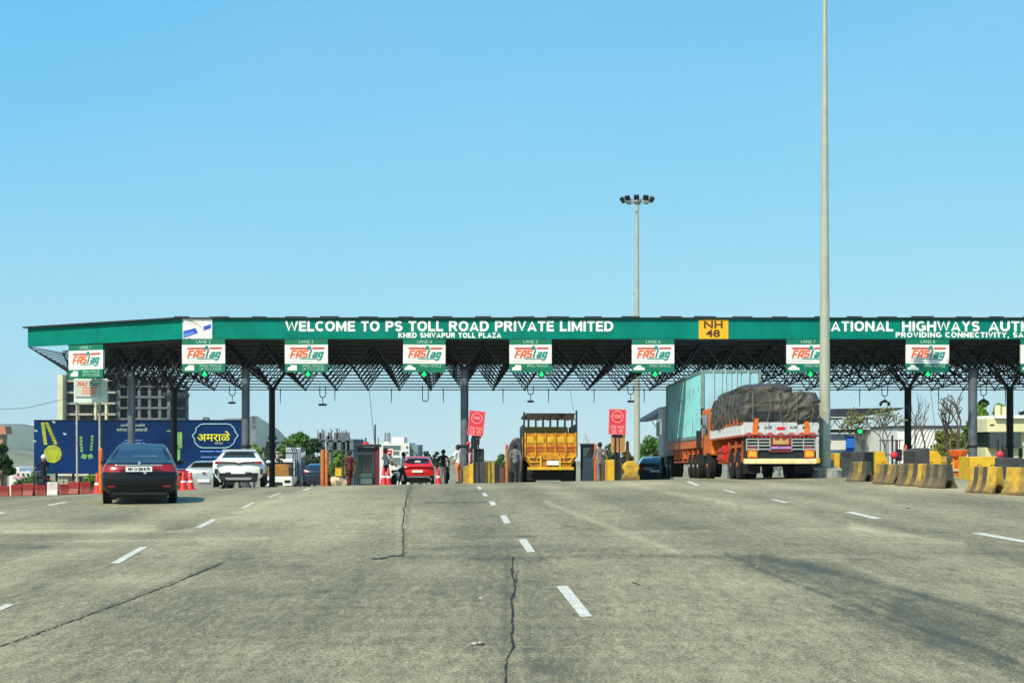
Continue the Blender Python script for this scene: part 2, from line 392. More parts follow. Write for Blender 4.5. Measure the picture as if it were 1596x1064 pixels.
ys=fr(-4,9,1.0)+fr(9.1,34,0.10)+fr(34.25,66,0.25)+fr(67,150,2)
xs=fr(-42,-14,0.7)+fr(-13.8,-7.2,0.14)+fr(-7.1,9.0,0.055)+fr(9.15,18,0.14)+fr(18.5,46,0.8)
road=grid_mesh('road',xs,ys,gz,road_material(),stain); tag(road,kind='structure')
earth=mat('dry_earth',(0.20,0.17,0.10),0.95,col2=(0.09,0.11,0.045),scale=0.02,bump=0.1,bscale=2)
far_x=[-4200,-2500,-1200,-600,-300,-150,-90,-60]+fr(-45,50,5)+[60,90,150,300,600,1200,2500,4200]
far_y=[-60,-20]+fr(-10,160,5)+[180,210,250,300,400,600,900,1400,2200,3500,4600]
tag(grid_mesh('ground',far_x,far_y,lambda x,y:gz(x,y)-0.09,earth),kind='structure')

def quad_on_ground(b,pts,lift=0.005):
    ps=[G(*p) for p in pts]
    # subdivide lengthwise so the sheet follows the slope
    n=6; vs=[]
    a0,b0,b1,a1=ps[0],ps[1],ps[2],ps[3]   # near-left, near-right, far-right, far-left
    for i in range(n+1):
        t=i/n
        l=a0.lerp(a1,t); r_=b0.lerp(b1,t)
        for q in (l,r_): vs.append((q.x,q.y,gz(q.x,q.y)+lift))
    b.add(vs,[(2*i,2*i+1,2*i+3,2*i+2) for i in range(n)])
paint=mat('road_paint',(0.80,0.74,0.62),0.7,col2=(0.42,0.41,0.35),scale=9,detail=8)
marks=[[(905,962),(923,961),(884,913),(867,914)],[(822,861),(834,860),(820,840),(808,841)],[(786,816),(796,815),(789,803),(779,803)],
 [(766,788),(774,787),(770,781),(762,781)],[(754,773.5),(761,773),(757,768),(751,768)],[(746,762.5),(751,762),(748,757.5),(743,758)],
 [(172,878),(186,878),(231,852),(219,852)],[(304,822),(314,822),(338,810),(330,809)],[(374,792),(381,792),(399,783),(393,783)],[(416,775),(422,775),(440,768),(435,768)],
 [(72,787),(78,788),(106,783),(100,782)],[(-12,952),(2,951),(22,943),(9,942)],[(-20,803),(-12,804),(10,799),(2,798)],
 [(1363,809),(1376,808),(1330,797.5),(1316,798)],[(1590,845),(1640,850),(1530,830),(1513,831)],[(1222,783.5),(1231,783),(1207,778),(1199,778)],
 [(1142,768),(1149,767.5),(1131,763),(1125,763)],[(1084,757),(1091,756.5),(1075,749.5),(1068,750)],[(470,764),(477,764),(488,760),(482,760)]]
for q in marks:
    b=MB(); quad_on_ground(b,q); tag(b.build('lane_marking',paint),kind='structure')
crackm=mat('crack_dark',(0.03,0.028,0.022),0.95,var=0.2)
def crack(pts,wpx):
    b=MB(); P=[]
    for (x0,y0),(x1,y1) in zip(pts[:-1],pts[1:]):
        n=max(2,int(math.hypot(x1-x0,y1-y0)/3.5))
        for i in range(n):
            t=i/n; P.append((x0+(x1-x0)*t+random.uniform(-1.4,1.4),y0+(y1-y0)*t+random.uniform(-.5,.5),wpx*random.uniform(0.35,1.3)))
    P.append((*pts[-1],0.2)); vs=[]
    for x,y,wd in P:
        horiz=abs(pts[-1][0]-pts[0][0])>1.5*abs(pts[-1][1]-pts[0][1])
        for s in (-.5,.5):
            g=G(x,y+s*wd) if horiz else G(x+s*wd,y); vs.append((g.x,g.y,g.z+0.004))
    b.add(vs,[(2*i,2*i+1,2*i+3,2*i+2) for i in range(len(P)-1)])
    tag(b.build('road_crack',crackm),kind='structure')
crack([(801,868),(798,888),(803,915),(797,940),(800,965),(798,990),(800,1008),(790,1030),(786,1080)],4.2)
crack([(808,888),(804,900),(806,912)],2.0)
crack([(636,764),(630,790),(627,815),(629,845),(627,866)],2.0)
crack([(629,866),(612,866),(598,870),(577,871)],2.2)
crack([(345,878),(300,897),(270,910)],1.8)
crack([(270,910),(130,962),(0,1008)],1.3)
crack([(1412,792),(1420,792)],1.6)
crack([(735,1005),(757,1004)],2.6)
crack([(985,908),(998,911)],1.2)
b=MB()
for (px,py,r) in ((751,933,.05),(740,1005,.05),(748,1004,.04),(1180,884,.03),(1116,777,.05),(1300,690+140,.03)):
    g=G(px,py); b.blob((g.x,g.y,g.z+r*.2),(r*.55,r*.7,r*.3),8,jit=.6)
tag(b.build('gravel',mat('stone_chip',(0.45,0.42,0.36),0.9)),'loose stone chips lying on the road surface',kind='stuff')

# hills
def hill(name,pts,D,depth,m):
    # ridge given as (px, py) on the skyline at distance D
    v=[];f=[]; n=120; x0,x1=pts[0][0],pts[-1][0]; rows=26
    for j in range(rows):
        t=j/(rows-1)
        for i in range(n):
            px=x0+(x1-x0)*i/(n-1)
            k=0
            while k<len(pts)-2 and px>pts[k+1][0]: k+=1
            u=(px-pts[k][0])/(pts[k+1][0]-pts[k][0]); u=max(0,min(1,u)); u=u*u*(3-2*u)
            top=Z(pts[k][1]+(pts[k+1][1]-pts[k][1])*u,D)
            base=gz(0,D)-6
            sh=math.sin(math.pi*t)**1.3
            x=X(px,D); y=D+(t-0.5)*depth*2
            zz=base+(top-base)*sh
            zz+=noise.fractal(Vector((x*0.006,y*0.006,2)),1.0,2.0,5)*0.09*(top-base)*(math.sin(math.pi*t))
            v.append((x,y,zz))
    for j in range(rows-1):
        for i in range(n-1):
            a=j*n+i; f.append((a,a+1,a+n+1,a+n))
    me=bpy.data.meshes.new(name); me.from_pydata(v,[],f); me.materials.append(m)
    me.polygons.foreach_set('use_smooth',[True]*len(f))
    o=bpy.data.objects.new(name,me); COL.objects.link(o); tag(o,kind='structure')
hm=mat('hill_scrub',(0.17,0.20,0.12),0.95,col2=(0.08,0.11,0.07),scale=0.01)
hm2=mat('hill_pale',(0.30,0.27,0.17),0.95,col2=(0.13,0.15,0.08),scale=0.02)
hill('hills',[(-500,640),(-120,650),(20,663),(60,672),(140,690),(300,668),(375,656),(402,651),(422,662),(445,690),(470,722)],3300,700,hm)
hill('hills',[(-400,690),(-60,700),(35,702),(120,715),(300,700),(420,706),(470,712),(640,720),(900,716),(1200,712),(1700,700)],1500,300,hm2)
# ============================================================ CANOPY
DF=65.0
canopy=thing('toll_canopy','long toll plaza canopy with green fascia lettered WELCOME TO PS TOLL ROAD PRIVATE LIMITED','canopy',(0,DF,gz(0,DF)))
cz0=gz(0,DF)
def C(p): return Vector((p[0],p[1]-DF,p[2]-cz0))     # world -> canopy local
XC=X(285,DF); XR=38.0; XL,YL=-23.1,70.4
zt,zb=Z(496.5,DF),Z(528,DF)
b=MB(); b.box(C(((XC+XR)/2,DF+0.06,(zt+zb)/2)),(XR-XC,0.12,zt-zb))
x=XC+1.1
while x<XR:
    b.box(C((x,DF-.002,(zt+zb)/2)),(.012,.012,zt-zb-.01),mi=1); x+=1.22
fas=b.build('fascia',['green',mat('seam_green',(0.0,.13,.09),.6)],canopy)
# left wing of the fascia, turned back
wd=Vector((XL-XC,YL-DF,0)); wl=wd.length; wa=math.atan2(wd.y,wd.x)
b=MB()
a0=Vector((XC-0.003,DF,0)); a1=Vector((XL,YL,0)); nrm=Vector((-wd.y,wd.x,0)).normalized()*-1
if nrm.y<0: nrm*=-1
q=[C((p.x,p.y,z)) for z in (zb,zt) for p in (a0,a1,a1+nrm*.12,a0+nrm*.12)]
b.add(q,[(0,1,2,3),(4,7,6,5),(0,4,5,1),(1,5,6,2),(2,6,7,3),(3,7,4,0)])
b.build('fascia_wing','green',canopy)
# cap strip and corrugated roof edge over the fascia
b=MB(); zc=zt
x=XC-.05
rr=random.Random(3)
b.box(C(((XC+XR)/2,DF+0.02,zt+.025)),(XR-XC,0.3,.05))
while x<XR:
    b.box(C((x,DF+0.03,zt+.07)),(.5+rr.random()*.5,0.26,.045+rr.random()*.03),ry=rr.uniform(-.02,.02)); x+=1.62+rr.uniform(-.2,.2)
p=(a0+a1)/2; b.box(C((p.x-.05,p.y-.02,zt+.03)),(wl+.22,0.3,.07),rz=wa+math.pi)
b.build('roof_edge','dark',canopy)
# roof sheet and space frame. Front line follows the fascia, depth runs along the road
Mx=1.65; NY=7
def front(i):
    x=X(724,66.2)+(i)*Mx
    if x>=XC: return Vector((x,66.2,0))
    d=(XC-x); u=Vector((XL-XC,YL-DF,0)).normalized()
    return Vector((XC,66.2,0))+u*d
YB=77.7
def node(i,j,lev):
    p=front(i); t=j/NY
    y=p.y+(YB-p.y)*t if p.y<=YB else p.y
    x=p.x-0.0435*(y-p.y)
    k=(y-66.2)/(YB-66.2)
    z=(6.28 if lev else 5.13)-0.56*k
    return Vector((x,y,z))
iL=-13; iR=24
tops=[[node(i+.5,j,1) for j in range(NY+1)] for i in range(iL,iR)]
bots=[[node(i,j+.0,0) for j in range(NY+1)] for i in range(iL+1,iR)]
b=MB(); r=0.032
nI=len(tops)
for i in range(nI):
    for j in range(NY+1):
        if i<nI-1: b.tube(C(tops[i][j]),C(tops[i+1][j]),r,n=4,cap=False)
        if j<NY: b.tube(C(tops[i][j]),C(tops[i][j+1]),r,n=4,cap=False)
for i in range(len(bots)):
    for j in range(NY+1):
        if i<len(bots)-1: b.tube(C(bots[i][j]),C(bots[i+1][j]),r*1.1,n=4,cap=False)
        if j<NY: b.tube(C(bots[i][j]),C(bots[i][j+1]),r,n=4,cap=False)
        for di in (0,1):
            if i+di<nI: b.tube(C(bots[i][j]),C(tops[i+di][j]),r*1.1,n=4,cap=False)
            for dj in (1,):
                if j+dj<=NY and i+di<nI: b.tube(C(bots[i][j]),C(tops[i+di][j+dj]),r*.9,n=4,cap=False)
        b.blob(C(bots[i][j]),(.075,.075,.075),6)
# outriggers at the left end
for j in range(0,NY+1):
    e=tops[0][j]; 
    b.tube(C(e),C(Vector((XL,YL+.2,zb)).lerp(Vector((XL-.4,77,zb-.5)),j/NY)),r,n=4,cap=False)
    b.tube(C(bots[0][j]),C(Vector((XL,YL+.2,zb)).lerp(Vector((XL-.4,77,zb-.5)),j/NY)),r,n=4,cap=False)
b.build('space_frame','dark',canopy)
# purlins and sheet
b=MB()
for k in range(len(tops)-1):
    for j in range(NY):
        pass
up=Vector((0,0,.16))
def roofpt(i,j): return node(i,j,1)+up
outer=[roofpt(i,0) for i in (iL+.5,)] 
ids=[iL+.5+k for k in range(iR-iL)]
vs=[];fs=[]
for i in ids:
    p0=roofpt(i,0); p1=roofpt(i,NY); p0=Vector((p0.x,p0.y-1.0,zb+.35)); p1=p1+Vector((0,.25,0))
    for q in (p0,p1,p1+Vector((0,0,.06)),p0+Vector((0,0,.06))): vs.append(C(q))
for k in range(len(ids)-1):
    for e in range(4): fs.append((4*k+e,4*k+(e+1)%4,4*k+4+(e+1)%4,4*k+4+e))
b.add(vs,fs)
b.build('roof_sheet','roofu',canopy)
b=MB()
for j in range(0,2*NY+1):
    t=j/2
    for k in range(len(ids)-1):
        b.tube(C(node(ids[k],t,1)+up*.55),C(node(ids[k+1],t,1)+up*.55),.035,n=4,cap=False)
b.build('purlin','steel',canopy)
# columns
def column(px,D,ztop,dia,m,capd=True,py_top=None):
    x=X(px,D); g=gz(x,D)-.3
    c=MB(); c.tube(C((x,D,g)),C((x,D,ztop)),dia/2,n=20)
    c.tube(C((x,D,g)),C((x,D,g+.5)),dia/2+.08,n=20)
    o=c.build('column',m,canopy,smooth=True)
    k=MB(); k.lathe([(dia/2+.02,0),(dia/2+.05,.03),(dia/2+.05,.09),(dia/2+.02,.12)],C((x,D,Z(697,D))),n=20)
    k.build('band','dark',o)
    if capd:
        k=MB(); k.box(C((x,D,ztop)),(.5,.5,.05))
        for sx in (-1,1):
            for sy in (0,1): k.tube(C((x,D,ztop-.1)),C((x+sx*Mx*.5,D+sy*.8,ztop+1.12)),.06,n=6)
        k.build('column_head','dark',o)
for px,D,dia,m in ((724,66.6,.36,'steel'),(383,66.6,.36,'steel'),(205,68.8,.34,'steel'),(1516,66.6,.4,'steel')):
    column(px,D,5.13,dia,m)
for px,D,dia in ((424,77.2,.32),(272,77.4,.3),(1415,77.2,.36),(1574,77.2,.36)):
    column(px,D,4.62,dia,'dark')  # rear columns get dark steel, the canopy's shade put into their colour
# hangers
for px,y1 in ((437,628),(522,625),(610,628),(691,628),(784,628),(855,628),(926,627),(1004,628),(1340,634),(1463,640),(1567,633)):
    D=77.0; x=X(px,D); c=MB(); c.tube(C((x,D,4.6)),C((x,D,Z(y1,D))),.03,.015,n=5); c.build('hanger','dark',canopy)
# lettering on the fascia (y just in front)
def ftext(s,x0,x1,yc,h,bold,par,m='letter',D=DF,name='lettering'):
    xa,xb=X(x0,D),X(x1,D); p=C(((xa+xb)/2,D-.012,Z(yc,D)))
    return text(s,m,par,p,h*D/F/0.72,width=xb-xa,bold=bold,name=name)
def btext(s_,x0,x1,y0,y1,gap=.10,th=.21):
    D=DF-.002; return block_text(s_,'letter',fas,C(((X(x0,D)+X(x1,D))/2,D,Z((y0+y1)/2,D))),(y1-y0)*D/F,X(x1,D)-X(x0,D),th,gap=gap)
btext('WELCOME TO PS TOLL ROAD PRIVATE LIMITED',445,956,499.8,516.2)
btext('KHED SHIVAPUR TOLL PLAZA',621,781,518.3,526.4,.14,.22)
btext('NATIONAL',1279,1392,499.8,516.2)
btext('HIGHWAYS',1406,1527,499.8,516.2)
btext('AUTHORITY',1541,1680,499.8,516.2)
btext('PROVIDING CONNECTIVITY, SAFETY AND COMFORT',1396,1730,517.6,525.8,.14,.22)
# route number panel
b=MB(); b.box(C((X(1112,DF),DF-.02,Z(513,DF))),(46*DF/F,.04,30*DF/F)); rp=b.build('route_panel',mat('amber_panel',(0.85,0.42,0.01),.5,var=.05),fas)
brown=mat('dark_brown_letter',(0.10,0.03,0.01),.5,var=.05)
for s,yc in (('NH',506.5),('48',520)):
    xa,xb=(X(1097,DF),X(1126,DF)) if s=='NH' else (X(1100,DF),X(1122,DF))
    text(s,brown,rp,C(((xa+xb)/2,DF-.05,Z(yc,DF))),11*DF/F/.72,width=xb-xa,bold=.02)
# emblem panel: curving highway with blue bars
b=MB(); b.box(C((X(308,DF),DF-.02,Z(512.5,DF))),(46*DF/F,.04,31*DF/F)); ep=b.build('emblem_panel','white',fas)
blue=mat('emblem_blue',(0.03,0.09,0.55),.5,var=.1); lblue=mat('emblem_light_blue',(0.12,0.28,0.75),.5,var=.1)
def flat(pts,mname,par,name,D=DF,off=.045):
    c=MB(); vs=[C((X(a,D),D-off,Z(bb_,D))) for a,bb_ in pts]+[C((X(a,D),D-off+.008,Z(bb_,D))) for a,bb_ in pts]
    n=len(pts); c.add(vs,[tuple(range(n)),tuple(range(2*n-1,n-1,-1))]+[(k,(k+1)%n,n+(k+1)%n,n+k) for k in range(n)])
    return c.build(name,mname,par)
flat([(286,516),(305,511),(309,519),(286,527)],blue,ep,'emblem_bar')
flat([(286,520),(302,517),(304,520),(286,526)],lblue,ep,'emblem_bar',off=.055)
flat([(317,509),(329,505),(329,512),(318,515)],blue,ep,'emblem_bar')
def arc(pts,w,mname,par,D=DF,off=.05):
    up_=[(x,y-w) for x,y in pts]; dn=[(x,y+w) for x,y in pts][::-1]; return flat(up_+dn,mname,par,'emblem_curve',D,off)
arc([(292,499),(300,501),(308,505),(314,510),(317,517),(317,526)],.5,'dark',ep)
arc([(290,502),(298,504),(305,508),(311,514),(313,526)],.35,'greyprint',ep)
arc([(320,512),(321,518),(321,527)],.9,lblue,ep)
# ============================================================ LANE SIGNS
def lane_sign(x0,x1,n,label,foot=('SMALL VEHICLE','UP TO 2 AXLES'),rz=0,D=64.7,dy=0,ycorr=0,picto='truck',arrow=None):
    xc=(x0+x1)/2; base=(X(xc,D),D,Z(580+ycorr,D)); s=D/F; W=(x1-x0)*s
    t=thing('lane_sign',label,'sign',base,rz,group='lane signs under the green fascia')
    z=lambda py:(580-py)*s
    t.rotation_euler[1]=random.Random(int(x0)).uniform(-.012,.012)
    b=MB(); b.bb(-W/2,W/2,0,.10,z(537),z(528.5)); h=b.build('header_panel','greend',t)
    text('LANE %d'%n,'teal' if 0 else mat('pale_green_letter',(.35,.62,.5),.5),h,(0,-.008,z(532.7)),5.2*s/.72,bold=.01)
    b=MB(); b.bb(-W/2,W/2,0,.12,z(566.5),z(537)); p=b.build('main_panel','white',t)
    # wordmark
    w1=W*.86
    gl={'A':(.62,[[(.1,0),(.1,.62),(.24,.9),(.52,.9),(.52,0)],[(.1,.36),(.52,.36)]]),'S':(.62,[[(.58,.9),(.1,.9),(.1,.5),(.52,.5),(.52,.1),(.02,.1)]]),'a':(.56,[[(.06,.66),(.46,.66),(.46,0)],[(.46,.36),(.1,.36),(.1,.08),(.46,.08)]]),'g':(.56,[[(.46,.66),(.1,.66),(.1,.14),(.46,.14)],[(.46,.76),(.46,-.2)]]),'F':(.56,[[(.1,0),(.1,.9),(.58,.9)],[(.1,.45),(.5,.45)]]),'T':(.5,[[(.25,0),(.25,1)]])}
    block_text('FAS','orangel',p,(-w1*.22,-.012,z(551.2)),12.0*s,w1*.46,.19,.28,glyphs=gl,gap=.08)
    block_text('Tag','teal',p,(w1*.22,-.012,z(551.2)),12.0*s,w1*.42,.19,.28,glyphs=gl,gap=.08)
    b=MB(); b.prism([(w1*.30,z(560.5)),(w1*.36,z(558.8)),(w1*.41,z(557)),(w1*.43,z(557)),(w1*.39,z(561.2)),(w1*.30,z(562))],'y',-.014,0); b.build('logo_tail','teal',p)
    b=MB(); b.prism([(-w1*.44,z(544)),(w1*.02,z(544)),(w1*.03,z(541.4)),(-w1*.42,z(541.4))],'y',-.012,0); b.build('logo_stripe','redl',p)
    b=MB(); b.prism([(w1*.16,z(544)),(w1*.49,z(544)),(w1*.5,z(541.4)),(w1*.17,z(541.4))],'y',-.012,0); b.build('logo_stripe','redl',p)
    b=MB(); b.prism([(w1*.02,z(544.5)),(w1*.15,z(544.5)),(w1*.12,z(538.8)),(w1*.05,z(538.8))],'y',-.014,0)
    b.bb(-w1*.17,w1*.32,-.012,0,z(559.6),z(558.3)); b.build('logo_stripe','teal',p)
    b=MB()
    for k in range(9): b.bb(-w1*.45+k*w1*.07,-w1*.45+k*w1*.07+w1*.05,-.01,0,z(562.6),z(562.0))
    b.bb(-w1*.45,-w1*.2,-.01,0,z(558.6),z(558.0)); b.build('small_print','greyprint',p)
    b=MB(); b.bb(-W/2,W/2,0,.10,z(580),z(566.5)); f=b.build('footer_panel','greend',t)
    pm=mat('pale_green_letter')if 0 else MATS['pale_green_letter']
    for k,sx in enumerate(foot): text(sx,pm,f,(W*.16,-.008,z(570.2+k*5.2)),4.0*s/.72,width=W*.5,bold=.01)
    b=MB()
    if picto=='truck':
        b.prism([(-W*.44,z(577)),(-W*.22,z(577)),(-W*.22,z(569)),(-W*.36,z(568.5)),(-W*.37,z(571)),(-W*.43,z(572.5))],'y',-.012,0)
    else:
        b.prism([(-W*.46,z(576.5)),(-W*.2,z(576.5)),(-W*.2,z(573)),(-W*.26,z(572)),(-W*.30,z(569)),(-W*.38,z(569)),(-W*.42,z(572)),(-W*.46,z(573))],'y',-.012,0)
    b.build('pictogram','white',f)
    if arrow:
        ax=(arrow-xc)*s
        b=MB(); b.lathe([(6.0*s,0),(6.0*s,.12)],(ax,.0,z(583)),axis='y',n=8); q=b.build('signal_housing','blackp',t)
        b=MB(); b.prism([(ax-2*s,z(580)),(ax-2*s,z(583)),(ax-4.6*s,z(583)),(ax,z(587.6)),(ax+4.6*s,z(583)),(ax+2*s,z(583)),(ax+2*s,z(580)),(ax,z(578))][::-1],'y',-.03,0); b.build('arrow_light','arrow',q)
    b=MB()
    for sx in (-1,1): b.tube((sx*W*.35,.14,z(570)),(sx*W*.35,.16,z(526)),.03,n=6)
    b.tube((-W*.36,.15,z(550)),(W*.36,.15,z(550)),.035,n=6)
    b.build('bracket','dark',t)
    return t
lane_sign(284,351,2,'white lane sign headed LANE 2 hanging below the blue highway emblem',arrow=319)
lane_sign(444,511,3,'white lane sign headed LANE 3 hanging under the word WELCOME',arrow=480)
lane_sign(628,694,4,'white lane sign headed LANE 4 hanging left of the grey front column with red placard',foot=('SMALL VEHICLE',),picto='car',arrow=661)
lane_sign(794,860,5,'white lane sign headed LANE 5 hanging above the yellow dump truck',foot=('SMALL VEHICLE',),arrow=844)
lane_sign(985,1051,6,'white lane sign headed LANE 6 hanging left of the amber NH 48 panel',foot=('SMALL VEHICLE',),picto='car',arrow=1021)
lane_sign(1226,1293,7,'white lane sign headed LANE 7 partly hidden behind the tall cream pole',foot=('SMALL VEHICLE',),picto='car',arrow=1263)
lane_sign(1412,1479,8,'white lane sign headed LANE 8 hanging under the word HIGHWAYS',foot=('SMALL VEHICLE',),picto='car',arrow=1446)
lane_sign(1591,1658,9,'white lane sign headed LANE 9 cut off at the right edge of the picture',foot=('SMALL VEHICLE',),picto='car')
lane_sign(99,168,1,'white lane sign headed LANE 1 on the turned back left wing of the canopy',rz=-.50 if 0 else -.45,D=67.6,ycorr=9,foot=('SMALL VEHICLE','UP TO 2 AXLES'))
# lower second board on two thin poles
D=69.2
t=thing('fare_board','pale weathered toll tag board on thin poles below the LANE 1 sign','sign',(X(140,D),D,gz(X(140,D),D)))
g0=gz(X(140,D),D); s=D/F
zz=lambda py:Z(py,D)-g0
b=MB(); b.bb(-25*s,27*s,.02,.08,zz(627),zz(590)); fr_=b.build('back_panel',mat('pale_aqua',(.45,.72,.68),.5,col2=(.75,.8,.76),scale=3),t)
b=MB(); b.bb(-23*s,16*s,-.05,.02,zz(618),zz(592)); fp=b.build('front_panel',mat('pale_grey_board',(.55,.6,.56),.5,var=.1),t)
text('FAS','orangel',fp,(-12*s,-.06,zz(598.5)),6*s/.72,width=16*s,bold=.02,shear=.3)
text('Tag','teal',fp,(5*s,-.06,zz(598.5)),6*s/.72,width=16*s,bold=.02,shear=.3)
b=MB()
for k in range(3): b.bb(-12*s,11*s,-.055,-.05,zz(605.4+k*4),zz(603.8+k*4))
b.build('small_print','orangel',fp)
pl=mat('weathered_white_pole',(.55,.53,.46),.6,col2=(.3,.25,.18),scale=5)
b=MB(); b.tube((14*s,.15,-.3),(14*s,.15,zz(592)),.055,n=10); b.build('post',pl,t,smooth=True)
b=MB(); b.tube((-21*s,.15,-.3),(-22*s,.15,zz(592)),.05,n=10); b.build('post',pl,t,smooth=True)
# tag readers hanging behind the signs
def reader(px,ylow,kind,label,wpx=10):
    D=76.4; x=X(px,D); s=D/F
    top=4.62; zl=Z(ylow,D)
    t=thing('tag_reader',label,'tag reader',(x,D,zl),group='readers hanging from the canopy frame')
    b=MB(); wv=4.5*s; u=Z(ylow-13 if kind!='u' else ylow,D)-zl
    b.path([(-wv,0,top-zl+.1),(-wv,0,u+.1),(-wv*.6,0,u),(wv*.6,0,u),(wv,0,u+.1),(wv,0,top-zl+.1)],.022,6)
    b.build('bracket','dark',t)
    if kind=='box':
        b=MB(); b.tube((0,0,u),(0,0,.1),.02); b.box((0,-.05,.05),(wpx*s,.28,3*s)); b.build('antenna','blackp',t,bevel=.01)
    if kind=='bent':
        b=MB()
        for sg in (-1,1): b.box((sg*4*s,0,.12),(6*s,.22,3.2*s),ry=sg*.35); b.box((sg*6.5*s,0,.0),(3*s,.22,4*s),ry=sg*.6)
        b.tube((0,0,u),(0,0,.2),.02); b.box((0,0,.18),(5*s,.22,3*s)); b.build('antenna','blackp',t,bevel=.01)
reader(362,629,'box','flat bar tag reader on a long bracket left of the first grey column')
reader(503,632,'box','tag reader with thick bar head hanging between LANE 3 and LANE 4 signs',12)
reader(663,625,'u','empty U shaped reader bracket hanging below the LANE 4 sign')
reader(827,627,'box','flat tag reader hanging above the yellow dump truck')
reader(983,627,'box','flat tag reader hanging above the upright red placard')
reader(1379,630,'bent','black bent tag reader hanging left of the dark rear column')
reader(1533,629,'bent','black bent tag reader hanging right of the grey column with bare tree')
# ============================================================ LIGHTING MASTS
def mast(px,pytip,D,db,dt,label,ring,matn,pyb=None,extra=3.0,base=True):
    x=X(px,D); g=gz(x,D); H=Z(pytip,D)-g
    t=thing('lighting_mast',label,'lamp mast',(x,D,g))
    b=MB(); n=4
    for k in range(n):
        h0=H*k/n; h1=H*(k+1)/n; r0=(db+(dt-db)*k/n)/2; r1=(db+(dt-db)*(k+1)/n)/2
        b.tube((0,0,h0),(0,0,h1+.3 if k<n-1 else h1),r0,r1,n=24)
    b.build('pole',matn,t,smooth=True)
    b=MB(); b.tube((0,0,-.4),(0,0,.25),db*1.5,db*1.4,n=16); b.box((0,0,.3),(db*2.3,db*2.3,.08))
    for k in range(8): b.tube((math.cos(k*.785)*db*.95,math.sin(k*.785)*db*.95,.3),(math.cos(k*.785)*db*.95,math.sin(k*.785)*db*.95,.42),.02)
    b.build('base_plate','concrete',t)
    b=MB()
    for k in range(16):
        a,c=2*math.pi*k/16,2*math.pi*(k+1)/16
        b.tube((ring*.72*math.cos(a),ring*.72*math.sin(a),H),(ring*.72*math.cos(c),ring*.72*math.sin(c),H),.04)
    for k in range(4):
        a=2*math.pi*k/4; b.tube((0,0,H),(ring*.72*math.cos(a),ring*.72*math.sin(a),H),.035)
    b.lathe([(dt*.9,-.15),(dt*1.4,-.05),(dt*1.4,.1),(dt*.5,.25)],(0,0,H),n=12); b.tube((0,0,H),(0,0,H+ring*.9),.02,.008)
    b.build('lamp_ring','galv',t)
    for k in range(10):
        a=2*math.pi*(k+.3)/10
        f=MB(); f.box((ring*math.cos(a)*.9,ring*math.sin(a)*.9,H+.12),(ring*.17,ring*.30,ring*.26),rz=a,ry=R(35)); f.build('floodlight','blackp',t,bevel=.02)
    return t
m1=mast(993,314,105,.46,.22,'slender high lighting mast with ring of floodlights rising behind the canopy',1.22,'pole')
t=mast(1285.5,-62,52,.42,.13,'tall thick cream lighting pole standing in front of the fascia',1.3,'pole')
D=52
b=MB(); z0=gz(X(1285.5,D),D); b.bb(-.1,.09,-.22,-.20,Z(700,D)-z0,Z(640,D)-z0); 
b.lathe([(.215,0),(.235,.01),(.235,.04),(.215,.05)],(0,0,Z(690,D)-z0),n=24); b.build('hatch','galv',t)
D=150; x=X(990,D); g=gz(x,D)
t=thing('thin_pole','thin pale pole tip showing beside the far mast just above the fascia','pole',(x,D,g))
b=MB(); b.tube((0,0,0),(0,0,Z(458,D)-g),.14,.07,n=8); b.build('shaft','pole',t)
b=MB(); b.tube((-.25,0,Z(458,D)-g),(.25,0,Z(456,D)-g),.06); b.blob((.25,0,Z(456,D)-g),(.12,.12,.1)); b.build('finial','galv',t)

# ============================================================ SECOND CANOPY BEHIND
D=120; s=D/F
t=thing('far_canopy','smaller dark roofed toll canopy with white lattice truss behind the cream pole','canopy',(X(1290,D),D,gz(X(1290,D),D)))
g0=gz(X(1290,D),D); x0=X(1290,D)
def FC(px,py,dy=0): return Vector((X(px,D)-x0,dy,Z(py,D)-g0))
b=MB()
prof_=[(1004,656),(1045,632),(1290,637),(1410,635),(1404,638),(1330,652),(1290,650),(1050,648),(1008,657)]
vs=[FC(*p) for p in prof_]+[FC(*p)+Vector((0,9,.1)) for p in prof_]; n=len(prof_)
b.add(vs,[tuple(range(n)),tuple(range(2*n-1,n-1,-1))]+[(k,(k+1)%n,n+(k+1)%n,n+k) for k in range(n)])
b.build('roof','roofu',t)
b=MB()
wm=mat('white_truss',(.6,.62,.6),.5)
for row in (0,4.5,9):
    px=1030
    while px<1392:
        yt=650; yb=668
        b.tube(FC(px,yt,row),FC(px+13,yb,row),.05,n=4,cap=False); b.tube(FC(px+13,yb,row),FC(px+26,yt,row),.05,n=4,cap=False); px+=26
    b.tube(FC(1030,650,row),FC(1404,650,row),.05,n=4); b.tube(FC(1040,668,row),FC(1390,668,row),.06,n=4)
for k in range(14): b.tube(FC(1043+k*26,668,0),FC(1043+k*26,668,9),.04,n=4)
b.build('truss',wm,t)
b=MB(); b.box((FC(1215,0).x,2,FC(0,671).z),(360*s,.3,5*s)); b.build('beam','dark',t)
for px in (1048,1140,1240,1349,1372):
    b=MB(); b.tube(FC(px,668,1),FC(px,760,1),.19,n=12); b.build('column','steel',t,smooth=True)
b=MB(); b.lathe([(.3,0),(.3,.15)],FC(1339,672,-.3),axis='y',n=10); o=b.build('signal_housing','blackp',t)
b=MB(); b.lathe([(.2,0),(.2,.03)],FC(1339,672,-.34),axis='y',n=6); b.build('signal_light','arrow',o)
